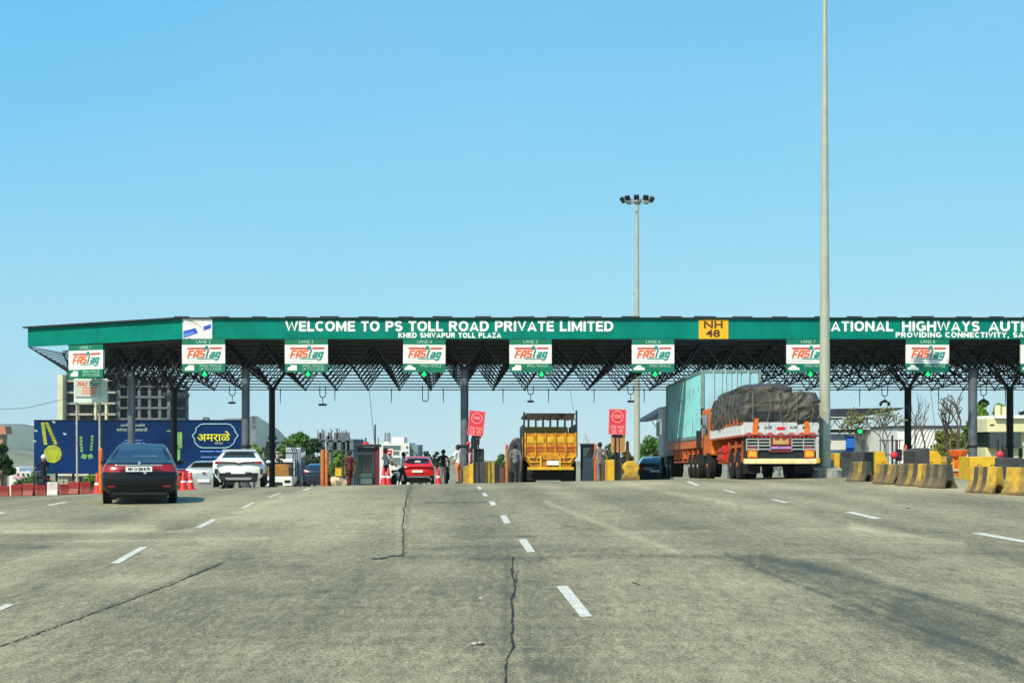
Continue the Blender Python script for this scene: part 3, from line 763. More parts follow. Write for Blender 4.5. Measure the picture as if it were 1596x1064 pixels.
# ============================================================ CARS
def split_by_material(verts, faces, mids, parent, parts, levels=2, crease=None):
    """smooth the cage, then hand each material's faces to its own part"""
    me=bpy.data.meshes.new('tmp'); me.from_pydata(verts,[],faces); me.polygons.foreach_set('material_index',mids)
    for k in range(8): me.materials.append(M['white'])
    me.update()
    if crease:
        at=me.attributes.new('crease_edge','FLOAT','EDGE')
        vals=[crease(verts[e.vertices[0]],verts[e.vertices[1]]) for e in me.edges]; at.data.foreach_set('value',vals)
    o=bpy.data.objects.new('tmp',me); COL.objects.link(o)
    sm=o.modifiers.new('s','SUBSURF'); sm.levels=levels; sm.render_levels=levels
    bpy.context.view_layer.update()
    ev=o.evaluated_get(bpy.context.evaluated_depsgraph_get()).to_mesh()
    V=[v.co.copy() for v in ev.vertices]; nrm=[v.normal.copy() for v in ev.vertices]
    by={}
    for p in ev.polygons: by.setdefault(p.material_index,[]).append(tuple(p.vertices))
    bpy.data.objects.remove(o)
    res={}
    items=[]
    for mi,fl in by.items():
        if parts.get(mi,('',))[0] in ('tail_lamp','side_window'):
            for sg in (-1,1): items.append((mi,[f for f in fl if sg*sum(V[q].x for q in f)>0]))
        else: items.append((mi,fl))
    for mi,fl in items:
        if mi not in parts or not fl: continue
        name,m,par=parts[mi]
        ids={};vs=[];fs=[]
        for f in fl:
            for q in f:
                if q not in ids: ids[q]=len(vs); vs.append(V[q])
            fs.append(tuple(ids[q] for q in f))
        mb=MB(); mb.v=[tuple(v) for v in vs]; mb.f=fs; mb.m=[0]*len(fs)
        ob=mb.build(name,m,parent if par is None else res.get(par,parent)); ob.data.polygons.foreach_set('use_smooth',[True]*len(fs))
        res[mi]=ob
    return res
US=[-1,-.86,-.43,.43,.86,1]
def car(name,label,cat,loc,rz,S,paint,cell=None,group=None,rx=0,wheelr=.31,wheels=(.78,3.4),track=.74,rim='chrome',deck_cell=None,side_glass=True,wrap=.12,rowcell=None):
    """S: stations from rear to front, dict(y, r=[(z,hw,dy)...x4], roof=(z,hw) or None)"""
    t=thing(name,label,cat,loc,rz,group,rx)
    V=[];Fc=[];Mi=[]
    def av(p): V.append(tuple(p)); return len(V)-1
    def af(f,m): Fc.append(tuple(f)); Mi.append(m)
    n=len(S); side={-1:[],1:[]}; roof={-1:{},1:{}}
    for sg in (-1,1):
        for i,s in enumerate(S):
            side[sg].append([av((sg*hw*1.035,s['y']+dy+(wrap if (i==0) else 0),z-(.05 if k_==0 else .0))) for k_,(z,hw,dy) in enumerate(s['r'])])
            if s.get('roof'): roof[sg][i]=av((sg*s['roof'][1],s['y']+s.get('ry',0),s['roof'][0]))
    def inner(i,r,sg_off):
        z,hw,dy=S[i]['r'][r]; out=[]
        for u in US[1:-1]: out.append(av((u*hw,S[i]['y']+dy+sg_off*wrap*abs(u)**4,z-(.06 if r==0 else 0))))
        return out
    end={}
    for i,so_ in ((0,1),(n-1,-1)):
        end[i]=[[side[-1][i][r]]+inner(i,r,so_)+[side[1][i][r]] for r in range(4)]
        for r in range(3):
            for u in range(5):
                a=end[i][r][u];b_=end[i][r][u+1];c=end[i][r+1][u+1];d=end[i][r+1][u]
                m=(cell(r,u) if cell else 0) if i==0 else 0
                af((a,b_,c,d) if i==0 else (b_,a,d,c),m)
    # deck rows
    rows=[]
    for i in range(n):
        if i in roof[1]:
            z,hw=S[i]['roof']; rows.append([roof[-1][i]]+[av((u*hw,S[i]['y']+S[i].get('ry',0),z+.03*(1-u*u))) for u in US[1:-1]]+[roof[1][i]])
        elif i in (0,n-1): rows.append(end[i][3])
        else:
            z,hw,dy=S[i]['r'][3]; rows.append([side[-1][i][3]]+[av((u*hw,S[i]['y']+dy,z+.025*(1-u*u))) for u in US[1:-1]]+[side[1][i][3]])
    for i in range(n-1):
        for u in range(5):
            m=0
            tr=(i in roof[1])!=((i+1) in roof[1])
            if tr and 1<=u<=3: m=1 if i+1 in roof[1] else 6
            if tr and i+1 in roof[1] and rowcell: m=rowcell(u)
            af((rows[i][u],rows[i][u+1],rows[i+1][u+1],rows[i+1][u]),m)
    for sg in (-1,1):
        for i in range(n-1):
            for r in range(3):
                a,b_,c,d=side[sg][i][r],side[sg][i+1][r],side[sg][i+1][r+1],side[sg][i][r+1]
                m=2 if (i==0 and r==2 and cell and cell(2,0)==2) else (3 if r==0 else 0)
                af((a,b_,c,d) if sg==1 else (b_,a,d,c),m)
            gm=4
            if i in roof[sg] and i+1 in roof[sg]:
                a,b_,c,d=side[sg][i][3],side[sg][i+1][3],roof[sg][i+1],roof[sg][i]
                af((a,b_,c,d) if sg==1 else (b_,a,d,c),gm)
            elif i in roof[sg]:
                a,b_,c=side[sg][i][3],side[sg][i+1][3],roof[sg][i]; af((a,b_,c) if sg==1 else (b_,a,c),0)
            elif i+1 in roof[sg]:
                a,b_,c=side[sg][i][3],side[sg][i+1][3],roof[sg][i+1]; af((a,b_,c) if sg==1 else (b_,a,c),0)
    # floor
    for i in range(n-1): af((side[-1][i][0],side[-1][i+1][0],side[1][i+1][0],side[1][i][0]),3)
    res=split_by_material(V,Fc,Mi,t,{0:('body',paint,None),1:('rear_window','carglass',None),2:('tail_lamp','lamp',None),3:('lower_trim','trim',None),4:('side_window','carglass',None),5:('light_strip','trim',None),6:('windscreen','carglass',None)})
    for wy in wheels:
        for sg in (-1,1):
            b=MB(); w_=.19
            pr=[(wheelr*.62,-w_/2),(wheelr*.93,-w_/2),(wheelr,-w_/2+.03),(wheelr,w_/2-.03),(wheelr*.93,w_/2),(wheelr*.62,w_/2)]
            b.lathe(pr,(sg*track,wy,wheelr),axis='x',n=24); wo=b.build('wheel','black',t,smooth=True)
            b=MB(); b.lathe([(wheelr*.60,sg*(w_/2-.02)),(wheelr*.55,sg*(w_/2+.003)),(wheelr*.1,sg*(w_/2-.015))][::1],(sg*track,wy,wheelr),axis='x',n=20)
            for k in range(5):
                a=2*math.pi*k/5; b.box((sg*(track+w_/2),wy+math.cos(a)*wheelr*.33,wheelr+math.sin(a)*wheelr*.33),(.012,wheelr*.5,.05),rx=a)
            b.build('rim',rim,wo)
            b=MB(); b.lathe([(wheelr+.06,-.02),(wheelr+.06,.0)],(sg*(track+w_/2-.015),wy,wheelr+.01),axis='x',n=24); b.build('wheel_arch','trim',t)
    return t
def st(y,rows,roof=None,ry=0): return dict(y=y,r=rows,roof=roof,ry=ry)
black_paint=mat('car_black_paint',(0.006,0.007,0.010),0.3,0.0,var=.1,coat=0.3,spec=.25)
white_car=mat('car_white_paint',(0.80,0.82,0.82),0.25,var=.03,coat=0.9)
red_car=mat('car_red_paint',(0.75,0.012,0.018),0.22,0.15,var=.1,coat=1.0)
silver_car=mat('car_silver_paint',(0.45,0.50,0.52),0.28,0.4,var=.05,coat=0.9)
blue_car=mat('car_dark_blue_paint',(0.02,0.03,0.06),0.22,0.2,var=.1,coat=1.0)
def plate_text(par,s,loc,w,h,m='blackp'):
    text(s,m,par,loc,h*.62/.72,width=w*.84,bold=.02,name='registration')
# ---- black sedan in front, seen from the rear
p=G(217,786,40); D=p.y
S=[st(0,[(.21,.70,.10),(.55,.80,0),(.80,.79,.03),(1.00,.70,.10)]),
   st(.32,[(.18,.78,0),(.52,.845,0),(.80,.85,0),(1.03,.77,0)]),
   st(.86,[(.17,.80,0),(.52,.85,0),(.80,.85,0),(1.04,.77,0)]),
   st(1.45,[(.16,.80,0),(.52,.85,0),(.80,.845,0),(1.00,.775,0)],(1.44,.55)),
   st(2.3,[(.20,.80,0),(.52,.85,0),(.80,.84,0),(.96,.78,0)],(1.49,.575)),
   st(2.75,[(.20,.80,0),(.52,.85,0),(.80,.84,0),(.96,.78,0)],(1.44,.56)),
   st(3.5,[(.20,.80,0),(.52,.84,0),(.78,.83,0),(.95,.76,0)]),
   st(4.15,[(.22,.78,0),(.48,.82,0),(.68,.80,0),(.83,.68,0)]),
   st(4.42,[(.28,.62,0),(.45,.66,0),(.60,.66,0),(.70,.55,0)])]
def sed_cell(r,u):
    if r==2 and u in (0,1,3,4): return 2
    return 0
car_s=car('sedan','black sedan with white number plate driving away on the left lane markings','car',(p.x,p.y,p.z),R(12.5),S,black_paint,sed_cell,wheels=(.92,3.5),track=.745,wheelr=.30,rx=R(-.2),wrap=.16)
t=car_s; t.scale=(1,1,.95)
b=MB(); b.bb(-.30,.29,-.035,.0,.80,.925); b.build('number_plate','plate',t); 
plate_text([c for c in t.children if c.name.startswith('number_plate')][0],'MH 12 QM 8170',(-.005,-.038,.862),.58,.115)
b=MB(); b.bb(-.52,.52,-.045,.01,.94,.972); b.build('chrome_strip','chrome',t,bevel=.008)
b=MB(); b.lathe([(.032,-.02),(.036,.01)],(0,.06,1.012),axis='y',n=12); b.build('badge','chrome',t)
b=MB(); b.prism([(0,1.50),(.10,1.56),(.02,1.575),(-.05,1.50)],'x',-.015,.015); o=b.build('antenna','trim',t); o.location=(0,1.95,-.01)
for sg in (-1,1):
    b=MB(); b.blob((sg*.93,2.95,1.0),(.10,.10,.07),10); b.build('mirror',black_paint,t,smooth=True)
b=MB(); b.tube((.13,-.03,.775),(.13,.01,.775),.035,n=10); b.build('camera_cap','chrome',t)
b=MB(); b.bb(-.62,.62,.02,.10,.24,.30); b.bb(-.60,.60,-.012,.03,.505,.515); b.build('bumper_groove','trim',t)
for sg in (-1,1):
    b=MB(); b.bb(sg*.62-.08,sg*.62+.08,.0,.03,.43,.46); b.build('reflector','lamp',t)
b=MB(); b.box((.1,1.08,1.14),(.55,.18,.08)); b.build('shelf_parcel','white',t)
# ---- white crossover
D=54.6; x=X(377,D); g=gz(x,D)
S=[st(0,[(.30,.78,.10),(.62,.88,0),(1.03,.90,.02),(1.17,.80,.12)]),
   st(.25,[(.26,.86,0),(.6,.93,0),(1.03,.93,0),(1.20,.80,0)]),
   st(.62,[(.24,.86,0),(.6,.93,0),(1.03,.93,0),(1.18,.80,0)],(1.56,.58)),
   st(1.5,[(.24,.86,0),(.6,.92,0),(.95,.92,0),(1.05,.84,0)],(1.61,.60)),
   st(2.7,[(.24,.86,0),(.6,.92,0),(.9,.91,0),(1.02,.84,0)],(1.52,.58)),
   st(3.5,[(.24,.86,0),(.6,.92,0),(.88,.90,0),(1.0,.80,0)]),
   st(4.45,[(.28,.75,0),(.5,.8,0),(.7,.78,0),(.85,.65,0)])]
t=car('crossover_car','white crossover car with thin light bar driving toward the blue billboard','car',(x-.12,D,g),R(8),S,white_car,lambda r,u:(3 if r==0 and 1<=u<=3 else 0),wheels=(.95,3.5),track=.84,wheelr=.36,rim='trim')
t.scale=(1.02,1,.87)
b=MB()
b.prism([(-.80,1.055),(-.72,1.12),(-.15,1.10),(0,1.055),(.15,1.10),(.72,1.12),(.80,1.055),(.15,1.04),(0,.99),(-.15,1.04)],'y',-.025,.06); lb=b.build('light_bar','trim',t)
for sg in (-1,1):
    b=MB(); b.prism([(sg*.83,1.13),(sg*.60,1.12),(sg*.62,1.05),(sg*.85,1.0)][::sg],'y',-.035,.05); b.build('tail_lamp','lamp',t)
b=MB(); b.prism([(-.14,1.085),(0,1.03),(.14,1.085),(0,1.06)],'y',-.04,.02); b.build('tail_lamp','lamp',t)
b=MB(); b.bb(-.27,.24,-.04,0,.60,.72); b.build('number_plate','plate',t)
b=MB(); b.prism([(-.70,.45),(-.45,.66),(.45,.66),(.70,.45),(.62,.30),(-.62,.30)],'y',-.03,.05)
for sg in (-1,1): b.prism([(sg*.86,.80),(sg*.76,.82),(sg*.78,.55),(sg*.86,.60)],'y',-.03,.1)
b.build('bumper_insert','trim',t)
b=MB(); b.prism([(-.5,.44),(.5,.44),(.42,.34),(-.42,.34)],'y',-.055,.03); b.build('skid_plate','chrome',t)
b=MB(); b.box((0,.62,1.60),(1.2,.25,.035),rx=.1); b.build('spoiler',white_car,t,bevel=.012)
b=MB(); b.prism([(0,1.63),(.10,1.69),(.02,1.70),(-.05,1.63)],'x',-.015,.015); b.build('antenna','trim',t,loc=(0,1.0,0))
for sg in (-1,1):
    b=MB(); b.blob((sg*1.0,2.75,1.06),(.10,.10,.08),10); b.build('mirror',white_car,t,smooth=True)
# ---- red hatch at the booth
def hatch(y,hs=1.0):
    return [st(0,[(.32,.74,.10),(.62,.84,0),(1.02,.85,.02),(1.17,.78,.10)]),
   st(.18,[(.28,.82,0),(.6,.88,0),(1.02,.88,0),(1.19,.80,0)]),
   st(.5,[(.24,.82,0),(.6,.88,0),(1.0,.88,0),(1.18,.81,0)],(1.60*hs,.62)),
   st(1.6,[(.24,.82,0),(.6,.88,0),(.95,.88,0),(1.07,.82,0)],(1.66*hs,.64)),
   st(2.5,[(.24,.82,0),(.6,.88,0),(.9,.87,0),(1.05,.82,0)],(1.58*hs,.62)),
   st(3.2,[(.24,.82,0),(.6,.88,0),(.88,.86,0),(1.03,.78,0)]),
   st(4.2,[(.28,.74,0),(.5,.8,0),(.7,.78,0),(.88,.66,0)])]
D=87; x=X(651,D); g=gz(x,D)
t=car('hatchback_car','red sport utility car stopped beside the dark toll booth','car',(x,D,g),R(3),hatch(0),red_car,lambda r,u:(2 if r==2 and u in (0,4) else (3 if r==0 else 0)),wheels=(.8,3.3),track=.79,wheelr=.34)
t.scale=(1.1,1.1,1.1)
b=MB(); b.bb(-.30,.27,-.05,0,.80,.93); b.build('number_plate','plate',t)
b=MB()
b.prism([(-.80,.40),(-.62,.60),(.62,.60),(.80,.40),(.72,.40),(.58,.53),(-.58,.53),(-.72,.40)],'y',-.06,.05); b.build('skid_plate','chrome',t)
b=MB(); b.bb(-.8,.8,-.02,.06,1.09,1.12); b.build('chrome_strip','lamp',t)
b=MB(); b.box((0,.45,1.64),(1.25,.25,.04)); b.build('spoiler',red_car,t,bevel=.012)
b=MB(); b.box((0,.30,1.38),(.3,.02,.10)); b.build('sticker','white',t)
# ---- silver hatch partly hidden behind sedan
D=64; x=X(318,D); g=gz(x,D)
t=car('hatchback_car','small silver hatchback with red lamps low between black sedan and white crossover','car',(x,D,g-.25),R(3),hatch(0,.92),silver_car,lambda r,u:(2 if r>=1 and u in (0,4) else 0),wheels=(.7,3.1),track=.76,wheelr=.28)
b=MB(); b.bb(-.27,.24,-.05,0,.62,.74); b.build('number_plate','plate',t)
b=MB(); b.prism([(-.1,.99),(0,1.08),(.1,.99)],'y',-.05,0); b.build('badge','lamp',t)
# ---- black car beyond, left of orange post
D=92; x=X(494,D); g=gz(x,D)
t=car('hatchback_car','black car with silver roof edge beyond the crest left of the orange posts','car',(x,D,g+.1),R(3),hatch(0,.95),blue_car,lambda r,u:(2 if r==2 and u in (0,4) else 0),wheels=(.7,3.1),track=.76)
# ---- dark small car right, beside the container trailer
D=80; x=X(1021,D); g=gz(x,D)
t=car('hatchback_car','dark blue car with glowing red lamps beside the container trailer cab','car',(x,D,g-.15),R(-2),hatch(0,.92),blue_car,lambda r,u:(2 if r>=1 and u in (0,4) else 0),wheels=(.7,3.1),track=.76)
b=MB(); b.bb(-.27,.24,-.05,0,.70,.82); b.build('number_plate','plate',t)
b=MB(); b.box((.1,1.2,1.63),(.35,.2,.12)); b.build('roof_beacon','lamp',t,bevel=.03)
D=92; x=X(1006,D); g=gz(x,D)
t=car('hatchback_car','silver car ahead of the dark blue car near the far mast','car',(x,D,g-.2),R(-2),hatch(0,.95),silver_car,lambda r,u:(2 if r==2 and u in (0,4) else 0),wheels=(.7,3.1),track=.76)

# ============================================================ TRUCK HELPERS
def truck_wheel(t,x,y,r=.5,w=.26,dual=False,rim='orangeb',sg=1):
    b=MB()
    for k in range(2 if dual else 1):
        xx=x-sg*k*.31
        b.lathe([(r*.55,-w/2),(r*.92,-w/2),(r,-w/2+.04),(r,w/2-.04),(r*.92,w/2),(r*.55,w/2)],(xx,y,r),axis='x',n=28)
        for q in range(28):
            a=2*math.pi*q/28
            b.box((xx,y+math.cos(a)*r,r+math.sin(a)*r),(w*.9,.035,.03),rx=a+math.pi/2)
    o=b.build('wheel','black',t)
    b=MB(); b.lathe([(r*.56,sg*(w/2-.06)),(r*.5,sg*(w/2-.01)),(r*.45,sg*(w/2-.07)),(r*.18,sg*(w/2-.05)),(r*.16,sg*(w/2+.03)),(.02,sg*(w/2+.03))],(x,y,r),axis='x',n=20)
    for q in range(8):
        a=2*math.pi*q/8; b.tube((x+sg*(w/2-.06),y+math.cos(a)*r*.3,r+math.sin(a)*r*.3),(x+sg*(w/2-.02),y+math.cos(a)*r*.3,r+math.sin(a)*r*.3),.02,n=6)
    b.build('rim',rim,o)
def tarp_mesh(x0,x1,y0,y1,z0,ztop,bulge,seed,res=.045,sag=.12,zskirt=None):
    """rumpled sheet over a load: rounded box surface pushed by ridged noise"""
    b=MB(); cx,cy=(x0+x1)/2,(y0+y1)/2; hx,hy=(x1-x0)/2,(y1-y0)/2
    nx=int((x1-x0)/res); ny=int((y1-y0)/res/1.6); nz_=int((ztop-z0)/res)
    def fold(p):
        q=Vector((p.x*.8+p.z*.35,p.y*.45,p.z*1.25-p.x*.2))+Vector((seed,0,0))
        w=noise.noise(q*.9); w2=noise.noise(q*.7+Vector((7,3,2))); w3=noise.noise(q*2.1+Vector((1,8,3)))
        a=abs(math.sin(3.1*p.z+1.3*p.x+.8*p.y+4.2*w+seed)); b_=abs(math.sin(-1.6*p.z+2.6*p.x+1.1*p.y+4.6*w2+1.1*w3)); c_=abs(math.sin(5.2*p.z-3.7*p.x+1.9*p.y+3.5*w3+2*w))
        return .12*(1-a)**2.2*(.6+w2)+.11*(1-b_)**2.4*(.7-w)+.045*(1-c_)**2+.10*w2-.03+.012*w3
    def push(p,n):
        k=max(0,(p.z-z0)/(ztop-z0))
        e=min(1,k*6+.15)
        return p+n*fold(p)*e
    def surf(u,v):
        # u around (0..1 over left,rear,right,front), v 0 bottom..1 top edge
        pass
    per=[]
    def ring(z,inset):
        pts=[]; ax=hx-inset; ay=hy-inset; rad=.18
        import itertools
        N=[]
        seg=[((-ax+rad,-ay),(ax-rad,-ay),(0,-1)),((ax,-ay+rad),(ax,ay-rad),(1,0)),((ax-rad,ay),(-ax+rad,ay),(0,1)),((-ax,ay-rad),(-ax,-ay+rad),(-1,0))]
        cs=[(ax-rad,-ay+rad),(ax-rad,ay-rad),(-ax+rad,ay-rad),(-ax+rad,-ay+rad)]
        cnt=[nx,ny,nx,ny]
        for k,(a,c,n_) in enumerate(seg):
            for i in range(cnt[k]):
                t=i/cnt[k]; pts.append((Vector((cx+a[0]+(c[0]-a[0])*t,cy+a[1]+(c[1]-a[1])*t,z)),Vector((n_[0],n_[1],0))))
            a0=math.atan2(n_[1],n_[0])
            for i in range(4):
                th=a0+math.pi/2*i/4; pts.append((Vector((cx+cs[k][0]+rad*math.cos(th),cy+cs[k][1]+rad*math.sin(th),z)),Vector((math.cos(th),math.sin(th),0))))
        return pts
    rows=[]
    zs=[z0+(ztop-z0)*i/nz_ for i in range(nz_+1)]
    for z in zs:
        k=(z-z0)/(ztop-z0)
        ins=-bulge*math.sin(math.pi*min(1,k*1.1))*.5+ (0.22*max(0,k-.75)**1.5*8*.3)
        rows.append([push(p,n) for p,n in ring(z,ins)])
    top=[]
    steps=7
    for s_ in range(1,steps+1):
        f=s_/steps; last=ring(ztop,.07*1+.0)
        row=[]
        for p,n in last:
            c=Vector((cx+(p.x-cx)*(1-f)**1,cy+(p.y-cy)*(1-f*.999),ztop))
            q=c+Vector((0,0,.10*math.sin(f*math.pi/2)))
            q.z+=fold(Vector((q.x,q.y,ztop)))*.8-sag*.3*math.cos(q.y*1.7+seed)
            row.append(q)
        rows.append(row)
    n=len(rows[0]); b.v=[tuple(p) for r in rows for p in r]
    b.f=[(j*n+i,j*n+(i+1)%n,(j+1)*n+(i+1)%n,(j+1)*n+i) for j in range(len(rows)-1) for i in range(n)]
    b.m=[0]*len(b.f)
    return b
# ============================================================ TARPED TRUCK
D=50.5; PXM=F/D; xc=X(1217,D); g=gz(xc,D)
t=thing('cargo_truck','orange flatbed truck with rumpled dark tarpaulin load and decorated white tailboard','truck',(xc,D,g),R(2.2),rx=R(-1.2))
def tz(py): return Z(py,D)-g
W=2.56; hw=W/2; L=6.6
b=MB(); b.bb(-hw+.02,hw-.02,.02,L,tz(679),tz(675)); b.build('deck','orangeb',t)
b=MB(); b.bb(-hw,hw,-.05,.02,tz(677.5),tz(658)); tb=b.build('tailboard',mat('dusty_white_board',(.60,.62,.66),.6,col2=(.42,.42,.44),scale=3),t)
b=MB()
for k in range(1,7): b.bb(-hw+W*k/7-.012,-hw+W*k/7+.012,-.058,-.05,tz(676),tz(659))
b.build('panel_gap','greyprint',tb)
for xx,s_ in ((-.44,'A-OP'),(.44,'A-OP')): text(s_,'blackp',tb,(xx,-.056,tz(666)),.13,width=.26,bold=.02)
for xx,s_ in ((-.80,'◄'),(.80,'►')):
    b=MB(); sg=-1 if xx<0 else 1
    b.prism([(xx+sg*.07,tz(666)),(xx-sg*.05,tz(663.5)),(xx-sg*.05,tz(668.5))],'y',-.06,-.05); b.build('arrow_mark','blackp',tb)
b=MB(); b.prism([(-.16,tz(667)),(-.12,tz(665)),(.12,tz(665)),(.16,tz(667)),(.12,tz(670)),(-.12,tz(670))],'y',-.06,-.05); b.build('emblem','red',tb)
b=MB()
for k in range(7):
    a=-hw+W*(k+.5)/7; b.prism([(a-.14,tz(676.5)),(a-.10,tz(675)),(a,tz(673.6)),(a+.10,tz(675)),(a+.14,tz(676.5))],'y',-.062,-.05)
b.build('painted_border','red',tb)
for sg in (-1,1):
    b=MB(); b.prism([(sg*(hw-.30),tz(677)),(sg*(hw-.30),tz(664)),(sg*(hw-.36),tz(652)),(sg*(hw-.52),tz(652)),(sg*(hw-.46),tz(664)),(sg*(hw-.48),tz(677))][::sg],'y',-.085,-.052); b.build('corner_post','orange',t)
b=MB()
b.bb(-hw-.02,-hw+.03,.02,L,tz(677),tz(661)); b.bb(hw-.03,hw+.02,.02,L,tz(677),tz(661)); b.build('sideboard','white',t)
b=MB()
for sg in (-1,1):
    b.bb(sg*(hw)-.03,sg*(hw)+.03,.02,L,tz(661),tz(657.5)); b.bb(sg*(hw)-.03,sg*(hw)+.03,.02,L,tz(680),tz(677))
    for k in range(10): b.bb(sg*hw-.05,sg*hw+.05,.3+k*.66,.38+k*.66,tz(660),tz(651))
b.build('side_rail','orangeb',t)
# striped skirt above lamps
b=MB(); b.bb(-hw+.05,hw-.05,-.03,.06,tz(680),tz(678)); b.build('rear_beam',mat('dull_red',(.30,.02,.02),.6,var=.3),t)
b=MB(); b.bb(-hw+.02,hw-.02,-.02,.2,tz(656),tz(640)); b.build('lower_sheet',mat('slate_sheet',(.022,.026,.032),.6,var=.4,scale=4,bump=.6,bscale=5),t,bevel=.06)  # slate skirt whose dark colour also holds the flat shadow low on the tarp
b=MB()
for k in range(16): b.prism([(-1.1+k*.147-.04,tz(680)),(-1.1+k*.147,tz(682.3)),(-1.1+k*.147+.04,tz(680))],'y',-.03,0)
b.build('fringe','redsign',t)
for sg in (-1,1):
    b=MB()
    for py in (684,689,694,699.5): b.bb(sg*.78-.42,sg*.78+.42,-.04,0,tz(py)-.022,tz(py)+.022)
    for k in range(3): b.bb(sg*.78-.42+k*.40,sg*.78-.38+k*.40,-.05,0,tz(702),tz(683))
    b.build('lamp_guard','galv',t)
    b=MB(); b.bb(sg*.98-.13,sg*.98+.13,-.02,.03,tz(700),tz(695.5)); b.build('tail_lamp','lamp',t)
    b=MB(); b.bb(sg*.98-.17,sg*.98+.17,-.06,0,tz(713),tz(701)); rpn=b.build('warning_plate','orange',t,bevel=.01)
    b=MB(); b.bb(sg*.98-.12,sg*.98+.12,-.068,-.06,tz(710.5),tz(703.5)); b.build('plate_face','yellow',rpn)
b=MB(); b.bb(-.36,.36,-.03,.05,tz(693.5),tz(680)); cp=b.build('name_panel',mat('maroon_panel',(.22,.03,.02),.5),t)
b=MB(); b.prism([(-.28,tz(692)),(-.26,tz(682)),(-.10,tz(687)),(0,tz(682)),(.10,tz(687)),(.26,tz(682)),(.28,tz(692))],'y',-.045,-.03); b.build('emblem',mat('tan_paint',(.55,.32,.12),.5),cp)
b=MB(); b.bb(-.40,.40,-.05,.05,tz(700),tz(695)); pp=b.build('slogan_strip',mat('violet_strip',(.10,.10,.42),.5),t)
text('SHREE GANESH','pink',pp,(0,-.055,tz(697.5)),.11,width=.72,bold=.01)
b=MB(); b.bb(-.42,.42,-.02,.04,tz(704),tz(700.5)); b.build('lower_panel',MATS['maroon_panel'],t)
b=MB(); b.bb(-hw-.02,hw-.08,-.18,-.05,tz(722.5),tz(714.5)); b.build('bumper',mat('cream_bumper',(.85,.72,.38),.5),t,bevel=.015)
b=MB(); b.bb(hw-.08,hw+.03,-.16,-.05,tz(721),tz(713)); b.build('bumper_end','yellow',t)
b=MB(); b.bb(-.42,-.34,.1,L,tz(700),tz(682)); b.bb(.34,.42,.1,L,tz(700),tz(682)); b.bb(-1.0,1.0,.05,.12,tz(712),tz(684)); b.bb(-1.1,1.1,-.04,.1,tz(716),tz(712)); b.bb(-hw+.03,hw-.03,.13,.2,tz(714),tz(680)); b.build('chassis','blackp',t)  # includes a full-width dark panel added to darken the space behind the lamp guards
b=MB(); b.prism([(-.07,tz(742)),(.07,tz(742)),(0,tz(730))],'y',.2,.23); b.build('reflector_triangle','galv',t)
for sg in (-1,1):
    b=MB(); b.bb(sg*.9-.30,sg*.9+.30,.52,.55,.2,tz(716)); b.build('mud_flap','black',t)
b=MB(); b.bb(-.5,.5,.9,2.6,.45,.8); b.build('axle_box','black',t)
for sg in (-1,1):
    for y in (1.15,2.4): truck_wheel(t,sg*(hw-.14),y,.5,.27,True,sg=sg)
    truck_wheel(t,sg*(hw-.16),7.4,.5,.27,False,sg=sg)
b=MB(); b.tube((-hw+.12,.6,.85),(-hw+.12,3.0,.85),.09); 
for y in (1.15,2.4): b.box((-hw+.1,y,1.15),(.12,.9,.10)); 
for y in (.55,1.75,3.05): b.box((-hw+.1,y,.95),(.14,.12,.75),rx=.25)
b.build('fender','orangeb',t)
b=MB(); b.box((hw-.1,1.7,1.1),(.12,2.6,.1)); b.build('fender','orangeb',t)
b=MB()
for k in range(2): b.tube((-hw+.12,3.5,.75+k*.32),(-hw+.12,4.1,.75+k*.32),.17,n=14)
b.bb(-hw+.05,-hw+.10,3.2,5.6,.72,.78); b.bb(-hw+.05,-hw+.10,3.2,5.6,1.0,1.06); b.build('air_tank','red',t)
b=MB(); b.bb(-hw+.1,-hw+.55,4.4,5.6,.55,1.15); b.build('fuel_tank','orangeb',t,bevel=.06)
b=MB(); b.bb(-1.22,1.22,L+.1,L+2.2,.9,2.75); cb=b.build('cab','orange',t,bevel=.08)
b=MB(); b.bb(-1.24,1.24,L+.9,L+1.9,1.75,2.5); b.build('cab_window','glass',cb)
b=MB(); b.bb(-hw-.25,-hw-.05,L+1.7,L+1.8,1.2,1.9); b.tube((-hw-.1,L+1.75,1.9),(-hw+.1,L+1.75,2.2),.02); b.build('mirror','blackp',t)
tarp=mat('dark_tarpaulin',(0.070,0.067,0.054),0.55,col2=(0.040,0.039,0.034),scale=.9,bump=.25,bscale=14,spec=.4)
b=tarp_mesh(-hw-.02,hw+.04,-.02,L-.2,tz(663),tz(611),.03,3.1)
b.build('tarpaulin',tarp,t,smooth=False).data.polygons.foreach_set('use_smooth',[True]*len(b.f))
b=tarp_mesh(-hw+.35,hw-.5,1.6,L-.3,tz(616),tz(598),.02,8.3)
b.build('tarpaulin',tarp,t).data.polygons.foreach_set('use_smooth',[True]*len(b.f))
_rope=mat('rope',(.22,.18,.12),.9)
for k in range(9): 
    b=MB(); y=.4+k*.7; b.path([(-hw-.09,y,tz(672)),(-hw-.17,y+.1,tz(640)),(-hw-.08,y+.15,tz(612))],.007,4); b.build('tie_rope',_rope,t)
for k in range(5):
    b=MB(); xx=-1.0+k*.5; b.path([(xx,-.17,tz(657)),(xx+.10*math.sin(k*2.1),-.24,tz(640)),(xx+.14*math.sin(k),-.20,tz(622)),(xx+.05,-.02,tz(610.5)),(xx,.5,tz(607.5))],.012,4); b.build('tie_rope',_rope,t)
b=MB(); b.path([(-hw-.1,-.1,tz(634)),(-.5,-.26,tz(630)),(.4,-.25,tz(633)),(hw+.1,-.1,tz(628))],.010,4)
b.build('tie_rope',_rope,t)

